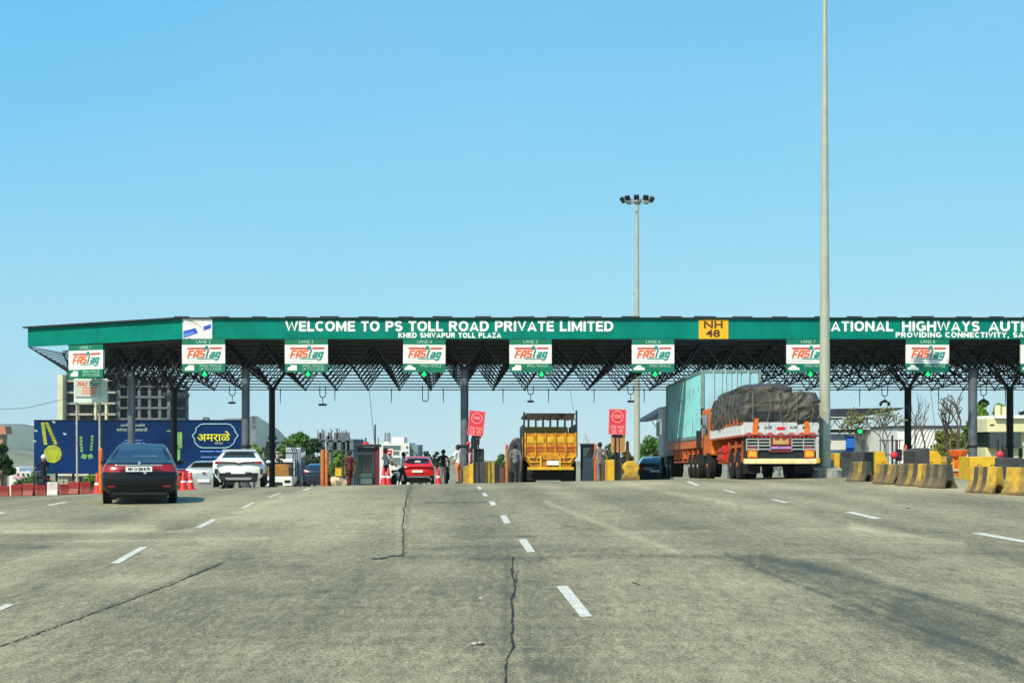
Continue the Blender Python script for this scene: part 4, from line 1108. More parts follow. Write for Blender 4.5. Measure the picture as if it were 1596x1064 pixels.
# ============================================================ CONTAINER TRAILER
D=60.6; xr=X(1093.5,D)+1.22; g=gz(xr,D)
t=thing('container_truck','pale turquoise container on orange trailer ahead of the tarpaulin truck','truck',(xr,D,g),R(.8),rx=R(-.95))
def tz(py): return Z(py,D)-g
zb_,zt_=tz(683),tz(576.5); CL=12.2; hw=1.22
turq=mat('turquoise_paint',(0.36,0.80,0.84),0.55,col2=(0.26,0.68,0.76),scale=.5,detail=8)
paleb=mat('pale_blue_paint',(0.36,0.62,0.72),0.5,col2=(0.26,0.50,0.60),scale=1.2)
b=MB(); b.bb(-hw+.03,hw-.03,.06,CL-.05,zb_+.05,zt_-.03)
for k in range(40): b.bb(-hw+.022,-hw+.03,.25+k*.295,.38+k*.295,zb_+.15,zt_-.12)
c=b.build('container',turq,t)
b=MB()
for sg in (-1,1):
    for y in (.04,CL-.04): b.bb(sg*(hw-.05)-.06,sg*(hw-.05)+.06,y-.06,y+.06,zb_,zt_)
    b.bb(sg*(hw-.03)-.04,sg*(hw-.03)+.04,.1,CL-.1,zt_-.09,zt_+.01); b.bb(sg*(hw-.03)-.04,sg*(hw-.03)+.04,.1,CL-.1,zb_,zb_+.14)
b.bb(-hw+.06,hw-.06,-.02,.08,zt_-.10,zt_+.01); b.bb(-hw+.06,hw-.06,-.02,.08,zb_,zb_+.12)
b.build('frame',mat('worn_green_frame',(.20,.30,.28),.5),c)
b=MB()
for k in range(6): b.bb(-hw+.14+k*.385,-hw+.14+k*.385+.33,0,.05,zb_+.14,zt_-.13)
b.build('rear_door',paleb,c)
b=MB()
for xx in (-.72,-.22,.22,.72): b.tube((xx,-.03,zb_+.05),(xx,-.03,zt_-.03),.03)
b.bb(-hw+.12,hw-.12,-.04,-.01,zb_+.8,zb_+.86)
b.build('lock_rod',mat('dull_white_rod',(.50,.58,.60),.5),c)
b=MB()
for z in (tz(640),tz(655)): b.bb(-hw-.03,-hw+.12,-.05,.05,z-.16,z+.1)
b.build('hinge','dark',c)
rust=mat('rust_stain',(.30,.36,.26),.7,col2=(.18,.26,.2))
b=MB(); rr=random.Random(5)
for k in range(34):
    y=rr.uniform(.4,11.8); z=rr.uniform(zb_+.5,zt_-.5); hgt=rr.uniform(.15,.7); b.bb(-hw+.012,-hw+.018,y,y+rr.uniform(.02,.07),z-hgt,z)
b.build('rust_streak',rust,c)
b=MB(); b.bb(-hw+.02,-hw+.16,.1,CL-.3,zb_-.36,zb_-.02); b.bb(hw-.16,hw-.02,.1,CL-.3,zb_-.36,zb_-.02)
b.bb(-hw+.16,hw-.16,.1,.25,zb_-.34,zb_-.04); b.build('trailer_frame','orange',t)
b=MB()
for k in range(6): b.bb(-hw+.05,-hw+.12,1.6+k*1.6,1.7+k*1.6,zb_-1.0,zb_-.36)
b.bb(-hw+.03,-hw+.08,1.6,9.6,zb_-.98,zb_-.9); b.bb(-.45,-.3,.2,CL-.4,zb_-.6,zb_-.3); b.bb(.3,.45,.2,CL-.4,zb_-.6,zb_-.3)
b.build('side_guard','orangeb',t)
b=MB()
for k in range(5): b.box((-hw+.25,3.4+k*1.5,zb_-.62),(.3,.7,.4))
b.build('tool_box','orange',t,bevel=.03)
for sg in (-1,1):
    for y in (1.2,2.5,3.8): truck_wheel(t,sg*(hw-.14),y,.5,.27,True,rim='galv',sg=sg)
    for y in (10.6,11.9): truck_wheel(t,sg*(hw-.14),y,.5,.27,True,rim='galv',sg=sg)
    truck_wheel(t,sg*(hw-.14),14.6,.5,.27,False,rim='galv',sg=sg)
b=MB(); b.bb(-1.28,1.22,12.9,15.2,.95,3.5); cb=b.build('cab','white',t,bevel=.12)
b=MB(); b.bb(-1.30,-1.27,13.5,14.7,2.1,2.9); b.bb(1.21,1.24,13.5,14.7,2.1,2.9); b.bb(-1.1,1.1,15.19,15.22,2.0,3.0); b.build('cab_window','glass',cb)
b=MB(); b.bb(-1.62,-1.45,13.0,13.1,2.0,2.7); b.tube((-1.5,13.05,2.7),(-1.2,13.05,2.9),.02); b.build('mirror','white',t)
b=MB(); b.bb(-.5,.5,10.4,15.0,.6,.95); b.bb(-hw+.1,-hw+.6,13.0,13.9,.5,.95); b.build('chassis','blackp',t)

# ============================================================ YELLOW DUMP TRUCK
D=66; xc=X(858,D); g=gz(xc,D)
t=thing('dump_truck','yellow dump truck with ribbed tailgate and slatted black top frame','truck',(xc,D,g),R(1.5),rx=R(-1.5))
def tz(py): return Z(py,D)-g
sx=D/F; amber=mat('amber_truck_paint',(0.78,0.35,0.008),0.55,col2=(0.26,0.095,0.01),scale=4.5,bump=.2)
hw=41*sx
b=MB(); b.bb(-hw,hw,.08,5.2,tz(712),tz(675)); b.build('tipper_body',amber,t)
tg=MB(); tg.bb(-hw+.02,hw-.02,0,.075,tz(712),tz(675)); 
for k in range(6): 
    x=-hw+.05+k*(2*hw-.1)/5; tg.bb(x-.04,x+.04,-.07,0,tz(712),tz(674))
tgo=tg.build('tailgate',amber,t)
b=MB()
rr=random.Random(9)
for k in range(5):
    x=-hw+.05+(k+.5)*(2*hw-.1)/5
    b.bb(x-.15,x+.15,-.03,0,tz(690),tz(680)); b.lathe([(.11,-.045),(.09,-.03)],(x,0,tz(685)),axis='y',n=12)
b.build('embossed_panel','yellow',tgo)
b=MB()
for k in range(5):
    x=-hw+.05+(k+.5)*(2*hw-.1)/5
    for q in range(2): b.bb(x-.17,x+.17,-.035,0,tz(698+q*5),tz(695.5+q*5))
b.build('painted_pattern',mat('red_brown_paint',(.45,.09,.02),.5),tgo)
# lower flare and underride frame
b=MB()
b.prism([(-hw,tz(712)),(hw,tz(712)),(hw-10*sx,tz(728)),(-hw+10*sx,tz(728))],'y',.02,.5); b.build('rear_apron',mat('dark_amber',(.40,.17,.01),.6,var=.4,scale=5),t)
b=MB(); b.bb(-12*sx,13*sx,-.06,.05,tz(716),tz(704)); b.build('centre_box',amber,t)
for sg in (-1,1):
    b=MB()
    b.tube((sg*(hw-.15),-.02,tz(713)),(sg*15*sx,-.02,tz(713)),.03); b.tube((sg*(hw-.25),-.02,tz(720)),(sg*15*sx,-.02,tz(720)),.03)
    b.tube((sg*(hw-.02),-.02,tz(706)),(sg*(hw-.32),-.02,tz(721)),.035); b.tube((sg*21*sx,-.04,tz(713)),(sg*21*sx,-.04,tz(720)),.02)
    b.tube((sg*15*sx,-.03,tz(710)),(sg*15*sx,-.03,tz(729)),.05)
    b.build('lamp_guard','yellow',t)
for sg in (-1,1):
    b=MB(); b.bb(sg*22*sx-.13,sg*22*sx+.13,-.0,.05,tz(719.5),tz(714.5)); b.build('tail_lamp','lamp',t)
b=MB(); b.bb(-6*sx,13*sx,-.08,-.02,tz(724.5),tz(717.5)); b.build('number_plate','plate',t)
b=MB(); b.bb(-36*sx,36*sx,-.16,.0,tz(732),tz(727.5)); b.build('bumper','yellow',t,bevel=.01)
b=MB(); b.bb(-1.05,1.05,.25,.3,.1,tz(730)); b.bb(-.5,-.35,.1,5,tz(724),tz(712)); b.bb(.35,.5,.1,5,tz(724),tz(712)); b.build('chassis','black',t)
b=MB()
for sg in (-1,1):
    b.bb(sg*(hw+.0)-.04,sg*(hw+.0)+.04,.05,.14,tz(712),tz(639 if sg>0 else 642)); b.bb(sg*hw-.03,sg*hw+.03,.14,5.1,tz(676),tz(660))
b.bb(-hw,hw,.08,.13,tz(654),tz(652.5)); b.bb(-hw,hw,.08,.13,tz(675.5),tz(673.5)); b.bb(-hw,hw,.08,.12,tz(645),tz(643.5))
for k in range(7): x=-hw+.2+k*(2*hw-.4)/6; b.bb(x-.045,x+.045,.08,.12,tz(675),tz(644))
for k in range(4): b.bb(-hw,hw,1.2+k*1.2,1.26+k*1.2,tz(646),tz(644))
b.build('top_frame','blackp',t)
b=MB(); n=24
vs=[];
for i in range(n+1):
    x=-hw+.1+(2*hw-.2)*i/n; w_=.03*math.sin(i*1.9)+.02*math.sin(i*4.1)
    vs+= [(x,.06+w_,tz(645)),(x,.07-w_,tz(654+1.2*math.sin(i*1.3)))]
for i in range(n+1):
    v1,v2=vs[2*i],vs[2*i+1]
vs2=vs+[(a,c+.02,z) for a,c,z in vs]
m_=len(vs)
fs=[(2*i,2*i+1,2*i+3,2*i+2) for i in range(n)]+[(m_+2*i+2,m_+2*i+3,m_+2*i+1,m_+2*i) for i in range(n)]
b.add(vs2,fs); b.build('rolled_sheet',mat('brown_sheet',(.06,.035,.03),.8,var=.4,scale=6),t)
for sg in (-1,1):
    for y in (1.1,2.4): truck_wheel(t,sg*(hw-.12),y,.5,.27,True,rim='yellow',sg=sg)
    truck_wheel(t,sg*(hw-.12),6.3,.5,.27,False,rim='yellow',sg=sg)
b=MB(); b.bb(-1.15,1.15,5.5,7.4,.8,2.7); cb=b.build('cab','yellow',t,bevel=.08)
b=MB(); b.bb(-1.17,1.17,6.3,7.2,1.7,2.45); b.build('cab_window','glass',cb)
b=MB(); b.bb(-hw-.3,-hw-.05,.3,.5,.3,.5)
# ============================================================ PEOPLE
skin_m=mat('skin_brown',(.26,.13,.075),.55,var=.08); hair_m=mat('hair_black',(.012,.010,.009),.6)
def cloth(name,c,**k): return mat('cloth_'+name,c,.85,var=.15,scale=12,bump=.3,bscale=25,**k)
def person(name_label,loc,rz,shirt,trouser,H=1.68,arms=((.12,-.02,-.40),(.12,.03,-.40)),lean=0.0,stride=.12,shoe='black',extra=None,hat=None,sit=False,check=None):
    """arms: per side (out, forward, down) hand offset from the shoulder as fraction of H"""
    t=thing('person',name_label,'person',loc,rz)
    V=[];E=[];Rr=[];Bn=[]
    def v(x,y,z,r): V.append((x*H,(y+lean*max(0,z-.5))*H,z*H)); Rr.append(r*H); return len(V)-1
    def e(a,b,m): E.append((a,b)); Bn.append((a,b,m))
    pel=v(0,0,.525,.075); wa=v(0,.0,.60,.068); ch=v(0,0,.72,.080); nb=v(0,0,.815,.045); nk=v(0,.005,.85,.032); hd=v(0,.012,.885,.043); hd2=v(0,.010,.935,.052); hd3=v(0,.0,.972,.036)
    e(pel,wa,1); e(wa,ch,1); e(ch,nb,1); e(nb,nk,0); e(nk,hd,0); e(hd,hd2,0); e(hd2,hd3,0)
    for sg,ar,k in ((-1,arms[0],0),(1,arms[1],1)):
        sh=v(sg*.108,0,.80,.036); e(nb,sh,1)
        hx,hy,hz=sg*(.108+ar[0]*.35),ar[1],.80+ar[2]
        el=v(sg*.108+sg*ar[0]*.42,ar[1]*.25-.02,.80+ar[2]*.5,.028); wr=v(hx,hy,hz,.019)
        e(sh,el,1); e(el,wr,0)
        d=Vector((hx,hy,hz))-Vector((sg*(.108+ar[0]*.42),ar[1]*.25-.02,.80+ar[2]*.5)); d.normalize()
        up=Vector((0,1,0)) if abs(d.y)<.7 else Vector((0,0,1)); s_=d.cross(up).normalized(); w_=s_.cross(d)
        p=Vector((hx,hy,hz)); pm=p+d*.028; pa=v(*pm,.020); e(wr,pa,0)
        for q,(off,ln) in enumerate(((-.017,.036),(-.006,.042),(.006,.040),(.017,.030))):
            k1=pm+w_*off+d*.022; k2=k1+d*ln*.55+s_*(-sg*.006); k3=k2+d*ln*.4+s_*(-sg*.014)
            a=v(*k1,.0062); b_=v(*k2,.0055); c=v(*k3,.0045); e(pa,a,0); e(a,b_,0); e(b_,c,0)
        th=pm-d*.012+w_*.022; a=v(*(th+w_*.010),.0066); b_=v(*(th+w_*.016+d*.022),.0055); e(pa,a,0); e(a,b_,0)
        ft=stride*(1 if k else -1)
        hp=v(sg*.052,0,.49,.058); e(pel,hp,2)
        if sit: kn=v(sg*.07,.22,.47,.040); an=v(sg*.07,.24,.22,.024)
        else: kn=v(sg*.056,ft*.45+.015,.275,.038); an=v(sg*.056,ft*.8-.01,.05,.024)
        to=v(sg*.062,V[an][1]/H+.085,V[an][2]/H-.03,.018)
        e(hp,kn,2); e(kn,an,2); e(an,to,3)
    me=bpy.data.meshes.new('tmp'); me.from_pydata(V,E,[]); o=bpy.data.objects.new('tmp',me); COL.objects.link(o)
    sk_=o.modifiers.new('s','SKIN'); sb=o.modifiers.new('u','SUBSURF'); sb.levels=1; sb.render_levels=1
    for i,sv in enumerate(me.skin_vertices[0].data): sv.radius=(Rr[i],Rr[i]*(.72 if i in (0,1,2) else 1)); sv.use_root=(i==0)
    bpy.context.view_layer.update()
    ev=o.evaluated_get(bpy.context.evaluated_depsgraph_get()).to_mesh()
    mb=MB(); mb.v=[tuple(q.co) for q in ev.vertices]; mb.f=[tuple(p.vertices) for p in ev.polygons]
    VV=[Vector(q) for q in V]
    def near(c):
        best=9;mm=0
        for a,b_,m in Bn:
            A,B=VV[a],VV[b_]; L_=(B-A); u=max(0,min(1,(c-A).dot(L_)/max(1e-9,L_.length_squared))); d=(c-A-L_*u).length-(Rr[a]+(Rr[b_]-Rr[a])*u)*.8
            if d<best: best=d; mm=m
        return mm
    mb.m=[near(Vector(p.center)) for p in ev.polygons]
    bpy.data.objects.remove(o)
    bd=mb.build('body',[skin_m,shirt,trouser,M[shoe]],t); bd.data.polygons.foreach_set('use_smooth',[True]*len(mb.f))
    # face and hair
    hc=Vector((0,(.010+lean*.43)*H,.935*H)); r=.062*H
    b=MB(); b.blob(hc+Vector((0,-.012*H,.012*H)),(r*.98,r*1.12,r*1.08),14,jit=.12); b.build('hair',hair_m if not hat else hat,t,smooth=True)
    b=MB(); fy=hc.y+.066*H
    b.blob((0,fy,hc.z-.012*H),(.010*H,.016*H,.016*H),6)
    b.build('nose',skin_m,t)
    b=MB(); 
    for sg in (-1,1): b.blob((sg*.022*H,fy-.012*H,hc.z+.002*H),(.008*H,.006*H,.006*H),6)
    b.build('eyes','white',t)
    b=MB(); b.blob((0,fy-.010*H,hc.z-.038*H),(.018*H,.008*H,.005*H),6); b.build('mouth',mat('lips',(.25,.06,.05),.5),t)
    for sg in (-1,1):
        b=MB(); b.blob((sg*.060*H,hc.y,hc.z-.004*H),(.008*H,.014*H,.020*H),6); b.build('ear',skin_m,t)
    return t
wshirt=cloth('white',(.88,.88,.88)); lshirt=cloth('light_blue',(.70,.80,.90)); dtr=cloth('dark',(.03,.035,.05)); plaid=cloth('plaid',(.28,.22,.22),col2=(.05,.05,.06)); orc=cloth('orange',(.7,.22,.08)); mar=cloth('maroon',(.16,.02,.03)); pinkc=cloth('pink',(.75,.35,.42)); blk=cloth('black',(.015,.015,.018)); gre=cloth('grey',(.17,.18,.20)); greyp=cloth('pale_pink',(.50,.36,.36))
def at(px,D): x=X(px,D); return (x,D,gz(x,D))
person('person in white shirt beside the red traffic cone at the dark booth',at(601,66),R(-60),wshirt,dtr,arms=((.15,.22,-.22),(.15,.20,-.25)))
person('person in pale blue shirt reaching to the red sport utility car',at(627,73),R(-75),lshirt,dtr,arms=((.15,.30,-.12),(.15,.05,-.40)),lean=.1)
person('person in checked shirt walking beside the yellow striped island block',at(935,64.0),R(8),plaid,gre,arms=((.14,.06,-.38),(.16,-.05,-.39)))
person('person in white top with orange cloth at left end of striped island',at(714,63.5),R(60),wshirt,orc,arms=((.15,.2,-.18),(.12,.2,-.24)),stride=.05)
person('person in pink scarf behind the striped island under the tilted placard',at(733,64.6),R(80),pinkc,wshirt,H=1.58,hat=MATS['cloth_maroon'])
person('person in black top standing right of the red sport utility car',at(691,70),R(10),blk,gre,arms=((.18,.12,-.32),(.15,.10,-.34)))
person('person in dark clothes beside the left wheels of yellow dump truck',at(803,63.5),R(0),gre,dtr)
person('person in maroon clothes standing by the green frame',at(545,64),R(30),mar,mar,H=1.5,arms=((.12,0,-.42),(.12,0,-.42)))
# ============================================================ POSTS, CONES, PLACARDS
def guard_post(px,D,py,dia,m,label,knob=False):
    x,y,z=at(px,D); h=Z(py,D)-z
    t=thing('guard_post',label,'post',(x,y,z-.15),group='orange guard posts at the toll islands')
    b=MB(); b.tube((0,0,0),(0,0,h),dia/2,n=14); b.lathe([(dia/2,0),(dia/2*.7,.05),(.01,.08)],(0,0,h),n=14); b.build('tube',m,t,smooth=True)
    b=MB()
    for k in range(2): b.lathe([(dia/2+.005,0),(dia/2+.005,.10)],(0,0,h-.35-k*.5),n=14)
    b.build('band',m,t)
rusto=mat('rust_orange_post',(.55,.20,.05),.6,col2=(.35,.10,.03),scale=4)
guard_post(503,62,697,.19,rusto,'amber guard post standing behind the slimmer orange post')
guard_post(509,60,699,.11,'orange','slim orange red guard post left of the green frame')
guard_post(790,62.5,689,.13,rusto,'brown orange guard post left of the yellow dump truck')
guard_post(928,64.8,688,.11,'orange','orange guard post behind the person in checked shirt')
guard_post(978,63.5,684,.14,rusto,'tan guard post right of the brown notice board')
guard_post(157,46,694,.13,'orange','orange guard post directly behind left flank of the black sedan')
guard_post(1412,56,690,.10,'orange','orange guard post beside the dark rear column among bare twigs')
def cone(px,D,h,label):
    x,y,z=at(px,D); t=thing('traffic_cone',label,'traffic cone',(x,y,z),group='red traffic cones')
    b=MB(); b.lathe([(.16,0.03),(.13,.10),(.045,h-.02),(.03,h)],n=16); c=b.build('cone','red',t,smooth=True)
    b=MB(); b.box((0,0,.015),(.42,.42,.03)); b.build('base','red',t)
    b=MB(); b.lathe([(.105,h*.42),(.078,h*.62)],n=16); b.build('reflective_band','white',c)
cone(598,62,.75,'red traffic cone at the feet of the person in white shirt')
cone(605,63.5,.75,'red traffic cone nearest the dark booth corner')
cone(683,66,.75,'red traffic cone right of the red sport utility car')
cone(286,52,.66,'red traffic cone beside right rear of the black sedan')
cone(297,56,.70,'pinkish red traffic cone left of the low silver hatchback')
cone(152,50,.70,'worn traffic cone left of the black sedan')
def placard(px,py0,py1,D,wpx,tilt,label,post=True,ybase=None):
    x,y,z=at(px,D); s=D/F; cz_=Z((py0+py1)/2,D)-z; W=wpx*s; H=(py1-py0)*s
    t=thing('placard',label,'sign',(x,y,z),group='red placards')
    rot=(0,tilt,0)
    b=MB(); b.box((0,0,0),(W,.03,H)); p=b.build('board','redsign',t); p.location=(0,-.1,cz_); p.rotation_euler=rot
    b=MB(); n=28; ro,ri=W*.34,W*.30
    vs=[(r*math.cos(2*math.pi*k/n),-.022,H*.20+r*math.sin(2*math.pi*k/n)) for r in (ro,ri) for k in range(n)]+[(r*math.cos(2*math.pi*k/n),-.016,H*.20+r*math.sin(2*math.pi*k/n)) for r in (ro,ri) for k in range(n)]
    b.add(vs,[(k,(k+1)%n,n+(k+1)%n,n+k) for k in range(n)]); b.build('ring','pink',p)
    b=MB(); m_=.02
    for (a,c,d,e_) in ((-W/2+m_,W/2-m_,H/2-m_-.012,H/2-m_),(-W/2+m_,W/2-m_,-H/2+m_,-H/2+m_+.012),(-W/2+m_,-W/2+m_+.012,-H/2+m_,H/2-m_),(W/2-m_-.012,W/2-m_,-H/2+m_,H/2-m_)): b.bb(a,c,-.021,-.016,d,e_)
    b.build('border','pink',p)
    text('थांबा','pink',p,(0,-.022,H*.20),W*.3,width=W*.42,bold=.006)
    text('टोल भरून','pink',p,(0,-.022,-H*.22),W*.3,width=W*.78,bold=.005)
    text('पुढे जा','pink',p,(0,-.022,-H*.38),W*.3,width=W*.70,bold=.005)
    b=MB(); b.tube((-.08,0,0),(-.08,0,cz_),.05); b.tube((.12,0,0),(.06,0,cz_),.035); b.box((0,0,cz_-H*.55),(.4,.1,.12)); b.build('stand','blackp',t)
    return t
placard(742.5,640,679,62,25,R(6),'tilted red placard with pale ring leaning beside the grey column')
placard(962,637.5,677,62.5,27,R(1.5),'upright red placard with pale ring above a tan notice board')
x,y,z=at(963,62.6); s=62.6/F
t=thing('notice_board','tan notice board with faint lines below the upright red placard','sign',(x,y-.1,z))
b=MB(); b.box((0,0,Z(691,62.6)-z),(22*s,.04,27*s)); nb_=b.build('board',mat('tan_board',(.50,.27,.09),.6,var=.12),t)
b=MB()
for k in range(7): b.box((0,-.024,Z(682+k*3,62.6)-z),(18*s,.006,.018))
b.build('print_line',mat('brown_print',(.22,.10,.04),.6),nb_)
b=MB(); b.bb(-.06,.06,.03,.08,0,Z(679,62.6)-z); b.build('stand','blackp',t)
# ============================================================ ISLAND WALLS
def island(px0,px1,py0,py1,D,segs,label,depth=1.6,rz=0,slope=None):
    """segs: (px_from, px_to, material, top py left, top py right)"""
    s=D/F; xm=(px0+px1)/2; x,y,z=at(xm,D); t=thing('island_wall',label,'concrete wall',(x,y,z),rz,group='painted toll island walls')
    zb_=min(-.4,Z(py1,D)-z)
    for a,c,m,ta,tc in segs:
        b=MB(); xa,xc=(a-xm)*s,(c-xm)*s
        b.prism([(xa,zb_),(xc,zb_),(xc,Z(tc,D)-z),(xa,Z(ta,D)-z)],'y',0,depth); b.build('painted_block',m,t,bevel=.02)
    return t
ybr=mat('dirty_yellow',(.60,.38,.04),.7,col2=(.22,.15,.05),scale=5); gdk=mat('dark_grey_paint',(.06,.065,.07),.6,var=.3); brn=mat('dirty_brown_paint',(.13,.08,.06),.7,col2=(.05,.03,.03),scale=5)
island(714,800,718,750,62.8,[(714,722,brn,733,728),(722,731,ybr,728,724),(731,738,'yellow',724,720.5),(738,756.5,gdk,720,720),(756.5,771,ybr,720,720),(771,778,'blackp',721,724),(778,787,brn,725,730),(787,793,'blackp',731,733),(793,799,gdk,733,735)],'yellow and dark striped toll island wall under the tilted red placard')
island(938,978,716,746,63.4,[(938,943,brn,722,718),(943,946.5,ybr,717.5,717),(946.5,961,'yellow',716.5,716.5),(961,977,gdk,716.5,716.5)],'short yellow and dark island wall under the tan notice board')
island(1512,1588,711,746,46,[(1512,1551,'yellow',711.5,711.5),(1551,1588,gdk,713,713)],'tall yellow and charcoal island wall behind the nearest barriers',depth=1.2)
island(1326,1384,704,724,56,[(1326,1361,gdk,704,704),(1361,1378,'yellow',704,703),(1378,1385,'yellow',704,722)],'charcoal island wall with yellow sloping end behind twisted bare trunks')
island(1426,1500,697,725,53,[(1426,1437,gdk,703,699),(1437,1449,gdk,699,698),(1449,1461,'yellow',702,703),(1461,1467,'yellow',703,710),(1467,1476,ybr,711,711),(1476,1482,gdk,712,712),(1482,1488,'yellow',712,712),(1488,1500,gdk,712,713)],'low dark and yellow island wall in front of the palm like shrub')
island(1552,1640,712,722,60,[(1588,1640,gdk,715,715)],'plain charcoal island wall at the right edge')
island(1276,1335,708,722,55,[(1276,1300,gdk,716,716),(1300,1309,'yellow',706,706),(1309,1330,gdk,712,716)],'dark kerb wall with small yellow block right of the cream pole')
# ============================================================ JERSEY BARRIERS
jw=mat('weathered_yellow',(.55,.34,.035),.8,col2=(.13,.10,.045),scale=2.8,bump=.2); jk=mat('weathered_dark',(.10,.095,.07),.8,col2=(.035,.035,.03),scale=4,bump=.2); jb=mat('mud_and_shade_brown',(.24,.19,.09),.85,col2=(.10,.07,.04),scale=4,bump=.2); jy=mat('bright_yellow_barrier',(.78,.48,.02),.6,col2=(.34,.22,.05),scale=2.8)  # the brown serves for mud and for painted shade by the pole base
for _m in (jw,jk,jb,jy): add_dirt(_m,.05,.36)
def jersey(px,py,hpx,L,yaw,stripes,label,tilt=0):
    g=G(px,py); D=g.y; h=hpx*D/F; w=h*.42
    t=thing('concrete_barrier',label,'barrier',(g.x,g.y,g.z),R(90+yaw),group='striped concrete barriers along the right lane',rx=R(tilt))
    pr=[(-w,0),(-w*.55,0),(-w*.50,h*.18),(-w*.25,h*.33),(w*.25,h*.33),(w*.50,h*.18),(w*.55,0),(w,0),(w,h*.09),(w*.78,h*.20),(w*.55,h*.40),(w*.42,h*.68),(w*.36,h),(-w*.36,h),(-w*.42,h*.68),(-w*.55,h*.40),(-w*.78,h*.20),(-w,h*.09)]
    b=MB(); n=len(stripes); mats_=[jw,jk,jb,jy]
    N=len(pr)
    vs=[]
    for k in range(n+1):
        xx=-L/2+L*k/n
        for p_ in pr: vs.append((xx,p_[0],p_[1]))
    o=len(b.v); b.v+=vs
    for k in range(n):
        for q in range(N):
            b.f.append((k*N+q,k*N+(q+1)%N,(k+1)*N+(q+1)%N,(k+1)*N+q)); b.m.append(stripes[k])
    b.f+= [tuple(range(N-1,-1,-1)),tuple(range(n*N,n*N+N))]; b.m+=[stripes[0],stripes[-1]]
    b.build('block',mats_,t,bevel=.012)
    b=MB(); 
    for sx in (-1,1): b.path([(sx*L*.25-.07,0,h),(sx*L*.25-.05,0,h+.05),(sx*L*.25+.05,0,h+.05),(sx*L*.25+.07,0,h)],.01,5)
    b.build('lifting_loop','dark',t)
Y=22
jersey(1596,771,43,.95,Y+6,[1,0,3,3],'yellow and dark barrier cut by the right edge of the picture')
jersey(1537,768,41,.90,Y+6,[3,3,1,0,1,3],'bright yellow barrier with two dark stripes, second from right edge')
jersey(1461,760,37,.95,Y+5,[1,2,1,2,1,0],'muddy dark striped barrier with drooping edge beside the orange bench')
jersey(1424,757,35,.95,Y+5,[3,1,0,1,2],'bright yellow striped barrier joined to the muddy dark one')
jersey(1384,754,31,.85,Y+6,[2,0,1,2,0],'brown muddy barrier in front of the yellow sloping island end',tilt=2)
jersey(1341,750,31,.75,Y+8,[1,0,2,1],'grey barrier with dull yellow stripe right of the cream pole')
jersey(1324,737,25,1.3,Y,[2,1,2],'shaded brown barrier nearest right of the cream pole base')  # this row by the pole has its shade put into the brown stripes
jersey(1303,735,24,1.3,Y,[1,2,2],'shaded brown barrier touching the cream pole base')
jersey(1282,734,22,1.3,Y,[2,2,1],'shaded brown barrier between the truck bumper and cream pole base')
# red water filled barriers on the left
redp=mat('red_plastic',(.42,.022,.016),.5,col2=(.12,.012,.012),scale=2.5); wpl=mat('white_plastic',(.65,.6,.55),.5,var=.15)
RB=[(6,768.5,redp,'dark red plastic barrier at the left edge of the picture',1),(26,768,redp,'bright red plastic barrier under the left tree',1),(45,767.5,redp,'red plastic barrier third from the left edge',-3),(62,767,redp,'shadowed red plastic barrier fourth from the left edge',4),(82,766,wpl,'dirty white plastic barrier among the red ones',0),(99,765.5,redp,'red plastic barrier between white barrier and billboard leg',5),(116,765,redp,'red plastic barrier below the billboard necklace picture',-4),(133,764,redp,'pinkish red plastic barrier nearest the black sedan',2)]
add_dirt(redp,.02,.30,amt=.6)
for px,py,m,lab,yw in RB:
    D=59; x=X(px,D); g=gz(x,D); 
    t=thing('plastic_barrier',lab,'barrier',(x,D,g),R(yw*3+12),group='plastic barriers on the left')
    hh=.50+.05*math.sin(px*1.7); b=MB(); b.prism([(-.22,0),(.22,0),(.22,.08),(.11,.25),(.08,hh),(-.08,hh),(-.11,.25),(-.22,.08)],'x',-.20-.02*math.sin(px),.21); b.build('shell',m,t,bevel=.03)
    b=MB(); b.lathe([(.05,.52),(.05,.56)],(0,0,0),n=10); b.build('filler_cap','blackp',t)
# yellow plastic barricade
D=58; x,y,z=at(984,D); s=D/F
t=thing('plastic_barricade','bright yellow moulded plastic barricade in front of the far mast','barricade',(x,y,z),R(5))
h=Z(718,D)-z
b=MB(); b.prism([(-14*s,0),(14*s,0),(13*s,h*.25),(10*s,h*.32),(10.5*s,h*.5),(13*s,h*.6),(12*s,h*.8),(5*s,h),(-5*s,h),(-12*s,h*.8),(-13*s,h*.6),(-10.5*s,h*.5),(-10*s,h*.32),(-13*s,h*.25)],'y',0,.35); bo=b.build('shell',jy,t,bevel=.03)
b=MB(); b.bb(-8*s,8*s,-.01,0,h*.70,h*.76); b.bb(-9*s,9*s,-.01,0,h*.36,h*.40); b.bb(-6*s,-2*s,-.01,0,h*.5,h*.62); b.bb(0,5*s,-.01,0,h*.5,h*.62); b.build('moulded_slot',ybr,bo)
# stop beacons
def beacon(px,py,D,pytop,label):
    x,y,z=at(px,D); t=thing('stop_beacon',label,'beacon',(x,y,z),group='red beacons')
    zc=Z(py,D)-z
    b=MB(); r_=.15 if px>1000 else .09; b.blob((0,-.05,zc),(r_,r_*.8,r_),14); b.build('lamp','redsign',t,smooth=True)
    b=MB(); b.tube((-.03,.1,0),(-.03,.1,Z(pytop,D)-z),.035); b.tube((.16,.12,0),(.16,.12,Z(pytop+8,D)-z),.03); b.box((.22,.1,zc),(.22,.12,.45)); b.build('post','blackp',t)
beacon(1393,709,57,678,'round red stop beacon on black posts left of the dark rear column')
beacon(1558,708,58,684,'round red stop beacon above the charcoal island wall')
beacon(730,691,64,684,'small dark red beacon between grey column and tilted placard')
